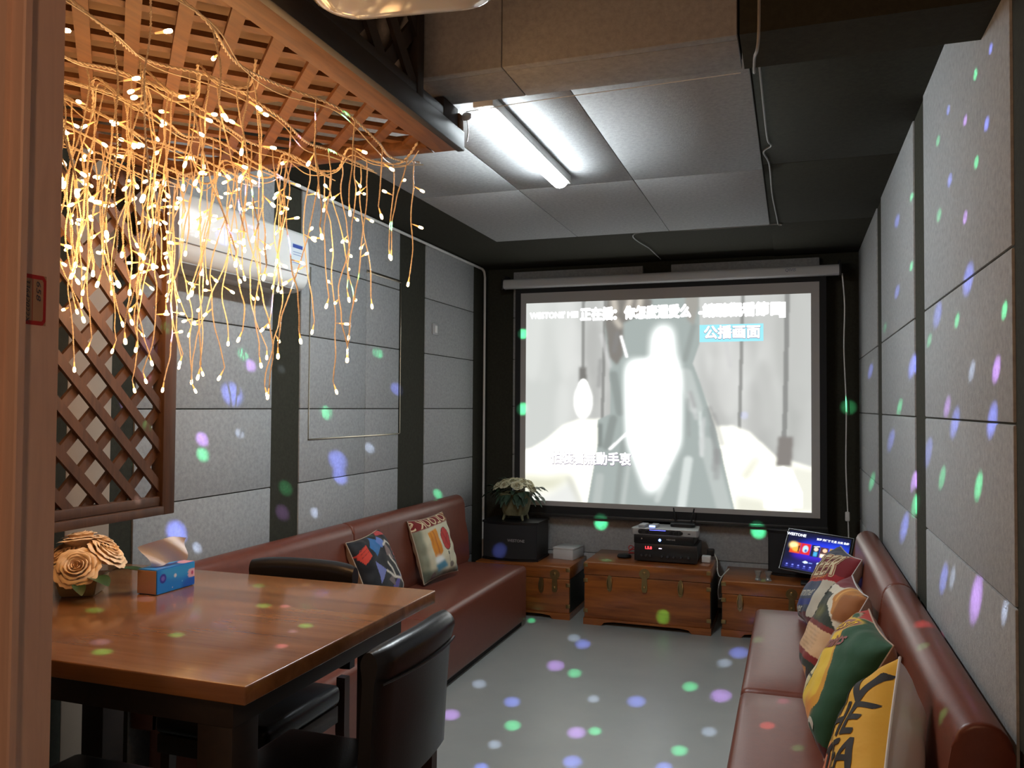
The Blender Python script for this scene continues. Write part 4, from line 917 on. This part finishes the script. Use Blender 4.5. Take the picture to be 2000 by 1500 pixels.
# planter with cream flowers on the left speaker
PX, PY, PZ = -1.975, 5.83, .6525
t = thing('flower_planter', 'cream flowers with green leaves in a footed planter on the left loudspeaker', 'flowers', (PX, PY, PZ))
bm = B()
n = 20; rings = []
for z, r in ((.035, .082), (.06, .092), (.12, .106), (.18, .118), (.195, .128), (.2, .12), (.17, .10)):
    rings.append([bm.verts.new((PX + r * (abs(math.cos(a)) ** .55) * (1 if math.cos(a) >= 0 else -1), PY + r * .9 * (abs(math.sin(a)) ** .55) * (1 if math.sin(a) >= 0 else -1), PZ + z)) for a in [2 * PI * k / n for k in range(n)]])
for a, b in zip(rings, rings[1:]):
    for k in range(n): bm.faces.new((a[k], a[(k + 1) % n], b[(k + 1) % n], b[k]))
bm.faces.new(rings[0]); bm.faces.new(rings[-1])
obj('pot', bm, mat('pot_moss', (.24, .22, .12), .7, ns=12, namt=.25, col2=(.07, .075, .035), bump=.3, bs=60), t, smooth=50)
for sx in (-1, 1):
    for sy in (-1, 1):
        bm = B(); tube(bm, [(PX + sx * .066, PY + sy * .055, PZ + .04), (PX + sx * .078, PY + sy * .066, PZ + .0)], [.012, .008], 8); obj('foot', bm, mat('pot_moss', (0, 0, 0)), t)
CREAM = mat('cream_petal', (.62, .58, .36), .6, ns=30, namt=.3, col2=(.68, .64, .46))
r = random.Random(5)
for i in range(15):
    a = i * 2.4; rr_ = .13 * math.sqrt((i + .4) / 15); p = Vector((PX + rr_ * math.cos(a) * 1.1, PY + rr_ * math.sin(a) - .02, PZ + .285 - 2.6 * rr_ * rr_ + r.uniform(-.008, .008)))
    rose(t, p, .038, p - Vector((PX, PY, PZ + .1)), CREAM, 40 + i)
EUC = mat('eucalyptus_leaf', (.02, .045, .025), .5, ns=10, namt=.3, col2=(.04, .075, .045))
for i in range(84):
    a = r.uniform(0, 2 * PI); st_ = r.uniform(.08, .15); el = r.uniform(-.5, .35)
    if i < 14: a = r.uniform(-.5, .3); st_ = r.uniform(.12, .2)
    if i >= 56: a = r.uniform(-2.5, -.6); st_ = r.uniform(.09, .12); el = r.uniform(-.9, -.1)
    if 14 <= i < 24: a = PI + r.uniform(-.4, .5); st_ = r.uniform(.11, .2)
    d = Vector((math.cos(a), math.sin(a), el)); p = Vector((PX, PY, PZ + .22)) + Vector((math.cos(a), math.sin(a), el * .5)) * st_
    if p.y > PY + .04: p.y = PY + .04; d.y = min(d.y, .1)
    bm = B(); leaf(bm, p, d, r.uniform(.045, .085), r.uniform(.026, .044), droop=.45); obj('leaf', bm, EUC, t, smooth=60)
for i in range(8):
    a = r.uniform(0, 2 * PI); p = Vector((PX + .09 * math.cos(a), PY + .08 * math.sin(a), PZ + .30)); bm = B(); leaf(bm, p, (math.cos(a), math.sin(a), .4), .05, .018); obj('leaf', bm, EUC, t, smooth=60)

# ================================================================== CUSHIONS
def cushion(label, loc, rot, S, T, art, backcol, texts=(), art_n=120, grp=None, seed=1, skew=0.):
    """front faces local -Y; u to the right, v up"""
    t = thing('throw_cushion', label, 'cushion', loc, rot=rot, group=grp)
    rs = random.Random(seed); ph = [rs.uniform(0, 6) for _ in range(6)]
    def edge(u, v):
        a, b = 2 * u - 1, 2 * v - 1
        x = a * S / 2 * (1 - .10 * (1 - abs(b) ** 2.2) * abs(a) ** 3 * 0 - .07 * (1 - b * b) * abs(a) ** 2); z = b * S / 2 * (1 - .07 * (1 - a * a) * abs(b) ** 2)
        return x, z, a, b
    def th(a, b):
        h = T / 2 * (max(0, 1 - a ** 4) * max(0, 1 - b ** 4)) ** .55
        wr = .0022 * math.sin(9 * a + ph[0] + 3 * b) * math.sin(5 * b + ph[1]) + .0016 * math.sin(17 * a * b + ph[2]) + .0014 * math.sin(14 * b - 6 * a + ph[3])
        return h + wr * min(1, h / (T * .12))
    def F(u, v):
        x, z, a, b = edge(u, v); return (x, -th(a, b), z)
    def K(u, v):
        x, z, a, b = edge(u, v); return (x, th(a, b) * .95, z)
    if skew:
        H_, W_ = art.shape[:2]; yy, xx = np.mgrid[0:H_, 0:W_]; sy = np.clip((yy + skew * (xx - W_ / 2)).round().astype(int), 0, H_ - 1); art = art[sy, xx]
    fr = grid('front_cover', art_n, art_n, F, vcmat('cushion_print', .75, sheen=.15, bump=.15), t, world=False, img=art)
    grid('back_cover', 40, 40, K, mat('cushion_back_' + backcol[0], backcol[1], .7, sheen=.2, bump=.15, bs=18), t, world=False)
    bm = B(); P = []
    for k in range(40):
        q = k / 10; e, f = int(q), q - int(q); u, v = ((f, 0), (1, f), (1 - f, 1), (0, 1 - f))[e]; x, z, a, b = edge(u, v); P.append((x, 0, z))
    tube(bm, P + [P[0]], .0035, 6); obj('seam_piping', bm, mat('cushion_back_' + backcol[0], backcol[1], .7), t, world=False)
    for s, size, u0, v0, ang, mt, kw in texts:
        kw = dict(kw); lift = kw.pop('lift', 0)
        ca, sa = math.cos(ang), math.sin(ang)
        def mp(x, y):
            u = u0 + (x * ca - y * sa) / S; v = v0 + (x * sa + y * ca) / S + skew * (u - .5)
            p = F(min(1, max(0, u)), min(1, max(0, v))); return (p[0], p[1] - .0022 - lift, p[2])
        text('lettering', s, size, mp, mt, t, world=False, sub=.012, **kw)
    return t
INKW = mat('print_cream', lin((222, 200, 160)).tolist(), .75); INKR = mat('print_red', lin((150, 30, 30)).tolist(), .75); INKO = mat('print_orange', lin((225, 110, 50)).tolist(), .75)
INKK = mat('print_black', (.02, .015, .012), .75); INKG = mat('print_grey', lin((205, 200, 185)).tolist(), .75); INKP = mat('print_mauve', lin((150, 95, 90)).tolist(), .75); INKY = mat('print_yellow', lin((235, 190, 60)).tolist(), .75)
# 1 beer cushion
c = Cv(160, 160, (62, 70, 88)); c.poly(q4(-.1, 1.1, .52, .90), (120, 20, 30)); c.poly(q4(-.1, 1.1, .875, .90), (190, 50, 45)); c.poly(q4(-.1, 1.1, .505, .525), (200, 60, 50))
c.poly(q4(-.1, 1.1, .525, .60), (160, 30, 35)); c.poly(q4(-.1, 1.1, .30, .505), (70, 80, 105)); c.poly(q4(-.1, 1.1, .19, .27), (45, 60, 130)); c.poly(q4(-.1, 1.1, -.1, .1), (95, 25, 32)); c.poly(q4(-.1, 1.1, .9, 1.1), (58, 64, 82))
c.poly(q4(.74, 1.1, .05, .52), (205, 195, 175))
cushion('cushion printed with BEER in large letters, farthest on the right sofa', (.160, 4.30, .615), (-.521, -.016, -1.40), .42, .15, c.a, ('white', (.55, .52, .5)),
        [('BEER', .19, .50, .715, 0, INKW, dict(thick=(.009, 12), sx=.78)), ('BEER', .19, .50, .715, 0, INKR, dict(thick=(.004, 8), sx=.78, lift=.0012)), ('BEER', .19, .50, .715, 0, INKW, dict(sx=.78, lift=.0024)), ('COLD & FRESH', .036, .5, .56, 0, INKO, dict(bold=.001)),
         ('Summer', .075, .4, .36, 0, INKG, dict(bold=.001)), ('beer', .06, .35, .15, 0, INKG, dict(bold=.001))], seed=1, skew=.26)
# 2 bottle cushion
c = Cv(160, 160, (212, 200, 178)); c.poly(q4(-.1, .55, .84, 1.1), (118, 32, 42))
c.poly([(.52, 1.1), (1.1, 1.1), (1.1, .50), (.80, .56), (.62, .70)], (188, 120, 45)); c.poly([(.80, 1.1), (1.1, 1.1), (1.1, .80), (.86, .86)], (40, 22, 16)); c.line([(.62, .95), (.72, .70)], .05, (222, 160, 70), .01); c.poly([(.78, .78), (1.1, .85), (1.1, .55), (.88, .5)], (150, 92, 45), .01)
c.poly([(.24, .74), (.54, .74), (.58, .62), (.86, .52), (.96, .44), (.96, -.1), (.0, -.1), (.0, .42), (.08, .50), (.22, .60)], (36, 44, 30)); c.ell(.46, .52, .2, .06, (100, 96, 30), .03, .8)
c.poly([(.0, .43), (.96, .43), (.96, .38), (.0, .38)], (120, 36, 26)); c.poly([(.0, .38), (.96, .38), (.96, .13), (.0, .13)], (214, 172, 128)); c.poly([(.0, .13), (.96, .13), (.96, .07), (.0, .07)], (130, 32, 26))
for k in range(6): c.line([(.08, .35 - .036 * k), (.84, .34 - .036 * k)], .01, (170, 125, 85), .004, .7)
c.a = np.roll(c.a, -14, axis=0)
cushion('cushion printed with a green bottle and orange glass, second farthest on the right sofa', (.150, 3.50, .615), (-.474, -.01, -1.50), .42, .16, c.a, ('white', (.55, .52, .5)),
        [('Ca', .10, .14, .84, .1, INKK, dict(shear=.3)), ('fe', .12, .06, .64, .1, INKK, dict(shear=.3, thick=(.001, 4)))], seed=2, skew=.14)
# 3 green cushion
c = Cv(160, 160, (24, 74, 44)); c.poly([(.55, -.1), (1.1, -.1), (1.1, .10), (.75, .04)], (80, 24, 24)); c.poly([(-.02, 1.1), (.34, 1.1), (.30, .96), (.12, .98), (.02, .86), (-.05, .9)], (190, 50, 40)); c.line([(.33, 1), (.28, .955), (.12, .97), (.02, .86)], .014, (170, 150, 120))
c.poly([(-.1, .88), (.10, .92), (.36, .84), (.52, .68), (.72, .50), (.79, .30), (.62, .08), (.3, -.1), (-.1, -.1)], (216, 150, 30)); c.poly([(-.1, .86), (.10, .90), (.33, .82), (.48, .66), (.64, .48), (.68, .32), (.52, .10), (.2, -.1), (-.1, -.1)], (230, 190, 50), .01); c.ell(.58, .16, .14, .10, (225, 140, 30), .04, .8)
c.poly([(-.1, .74), (.02, .74), (.13, .68), (.26, .52), (.33, .34), (.27, .14), (.1, .04), (-.1, .02)], (212, 200, 150)); c.line([(.02, .74), (.13, .68), (.26, .52), (.33, .34), (.27, .14), (.1, .04)], .012, (80, 90, 40))
c.poly([(-.1, .46), (.03, .44), (.08, .30), (.02, .12), (-.1, .1)], (150, 44, 30)); c.poly([(.03, .44), (.16, .58), (.17, .40), (.10, .18), (.04, .16)], (228, 150, 50)); c.ell(.17, .22, .06, .12, (214, 205, 190), 0, 1, -.3); c.line([(.02, .66), (.10, .5)], .02, (70, 110, 60)); c.line([(.07, .68), (.16, .54)], .014, (80, 66, 60)); c.line([(.2, .32), (.32, .34)], .02, (70, 70, 60))
c.ell(.20, .80, .28, .10, (226, 180, 60), .003, 1, .55); c.ell(.22, .81, .25, .075, (150, 95, 85), .004, 1, .55)
cushion('green cushion with a yellow oval fruit print, second nearest on the right sofa', (.165, 2.875, .622), (-.49, .026, -1.485), .41, .17, c.a, ('tan', (.42, .28, .19)),
        [('Fresh', .075, .22, .81, .58, INKY, dict(shear=.4)), ('mints', .07, .40, .70, .5, INKP, dict(shear=.4, thick=(.002, 6))), ('S', .14, .8, .03, 0, INKG, dict(thick=(.003, 6)))], seed=3)
# 4 yellow cushion
c = Cv(160, 160, (226, 172, 40)); c.poly([(.30, .02), (.98, .10), (.90, .50), (.60, .66), (.36, .60)], (205, 110, 60), .01); c.poly([(.42, .02), (.75, .05), (.70, .40), (.50, .46)], (150, 40, 60), .02); c.poly([(.30, .0), (.60, .0), (.5, .24), (.30, .26)], (175, 22, 18), .01)
c.poly([(.80, .0), (1.1, .0), (1.1, .62), (.9, .5)], (226, 140, 20), .01); c.line([(.79, .0), (.88, .5)], .02, (150, 50, 30), .003); c.ell(.74, .60, .06, .04, (120, 40, 60), .01)
for k in range(3): c.line([(.05, .72 + .0 * k), (.2, .7)], .01, (40, 30, 20))
cushion('yellow cushion with black lettering and a white back, nearest on the right sofa', (.168, 2.13, .618), (-.28, .46, -1.77), .42, .20, c.a, ('satin', (.62, .59, .55)),
        [('MEN', .13, .16, .74, 1.15, INKK, dict(thick=(.003, 6), sx=.8)), ('THE', .13, .40, .74, 1.15, INKK, dict(thick=(.003, 6), sx=.8)), ('TEA', .12, .66, .74, 1.15, INKK, dict(thick=(.003, 6), sx=.9))], seed=4)
# A geometric
c = Cv(160, 160, (18, 20, 26))
for p, q in ((((.0, .78), (.22, .88), (.22, .70), (.06, .62)), (205, 60, 40)), (((.26, .82), (.46, .98), (.62, .80), (.34, .66)), (45, 110, 170)), (((.50, .86), (.62, .94), (.70, .80), (.56, .74)), (100, 125, 190)),
             (((.20, .30), (.24, .62), (.46, .44)), (112, 120, 180)), (((.12, .04), (.20, .22), (.40, .06)), (30, 120, 95)), (((.48, .18), (.80, .30), (.60, .04)), (85, 75, 150)), (((.60, .62), (.66, .84), (.80, .52)), (130, 110, 105)),
             (((.4, -.1), (.5, .08), (.62, -.1)), (220, 60, 45)), (((.66, .95), (.9, 1.05), (.9, .9)), (200, 70, 70)), (((.4, .3), (.6, .34), (.56, .16)), (110, 95, 92)), (((.5, 1.1), (.6, .95), (.8, 1.1)), (25, 85, 60))): c.poly(list(p), q)
for k in range(3): c.line([(.13 + .02 * k, .06 + .05 * k), (.38 - .05 * k, .07 + .05 * k)], .012, (20, 30, 30)); c.line([(.06, .72 + .05 * k), (.2, .77 + .05 * k)], .01, (150, 40, 30))
for k in range(5): c.ell(.84 + .012 * k, .66 - .07 * k, .022, .022, (190, 50, 60))
for p in (((.46, .42), (.60, .30), (.80, .22), (.92, .12)), ((.64, .30), (.60, .44), (.56, .52)), ((.80, .24), (.78, .44), (.68, .60)), ((.62, .78), (.78, .82), (.92, .66), (.98, .3), (.95, .1)), ((.90, .2), (.94, .4))): c.line(list(p), .036, (214, 205, 190), .004)
c.poly([(.78, -.1), (.86, .16), (1.0, .3), (1.1, -.1)], (210, 200, 188), .01)
cushion('black cushion with coloured triangles and white antlers on the left sofa', (-2.125, 3.93, .622), (-.40, -.05, 1.62), .38, .15, c.a, ('beige', (.45, .36, .26)), seed=5)
# B kite cushion
c = Cv(160, 160, (205, 198, 168)); c.ell(.5, .5, .3, .3, (222, 214, 185), .08, .7); c.poly(q4(-.1, .12, -.1, 1.1), (110, 118, 98), .03, .8); c.poly([(-.1, -.1), (1.1, -.1), (1.1, .10), (.6, .06), (.3, .14), (-.1, .2)], (72, 82, 70), .03, .9); c.poly([(.86, .0), (1.1, .4), (1.1, -.1)], (70, 82, 76), .03, .9)
c.poly([(-.1, .80), (1.1, .86), (1.1, 1.1), (-.1, 1.1)], (125, 24, 22), .003); c.poly([(.86, .86), (1.1, .87), (1.1, 1.1), (.92, 1.1)], (150, 80, 25), .02)
c.poly([(.24, .74), (.48, .78), (.52, .40), (.44, .34), (.28, .34)], (222, 140, 25), .012); c.line([(.38, .74), (.42, .38)], .03, (190, 100, 20), .008, .8); c.line([(.30, .72), (.32, .4)], .02, (200, 115, 25), .008, .8)
c.ell(.68, .58, .125, .19, (60, 25, 20)); c.ell(.68, .58, .115, .178, (190, 40, 32)); c.line([(.62, .72), (.72, .46)], .012, (120, 20, 20), .003); c.line([(.64, .5), (.76, .66)], .01, (120, 20, 20), .003); c.line([(.66, .40), (.66, .2)], .012, (60, 60, 50)); c.ell(.66, .34, .018, .03, (30, 30, 30))
c.ell(.38, .28, .12, .07, (235, 238, 235), .03); c.poly([(.24, .22), (.5, .26), (.6, .14), (.3, .10)], (70, 140, 165), .02); c.ell(.7, .15, .05, .05, (120, 110, 100), .01); c.ell(.18, .06, .07, .06, (80, 50, 45), .01)
cushion('cream cushion with a red balloon and mirrored red headline on the left sofa', (-2.108, 4.64, .628), (-.30, -.04, 1.423), .385, .12, c.a, ('beige', (.45, .36, .26)),
        [('KOLOUK S', .085, .5, .915, .05, INKW, dict(mirror=True, bold=.001, shear=.1))], seed=6)
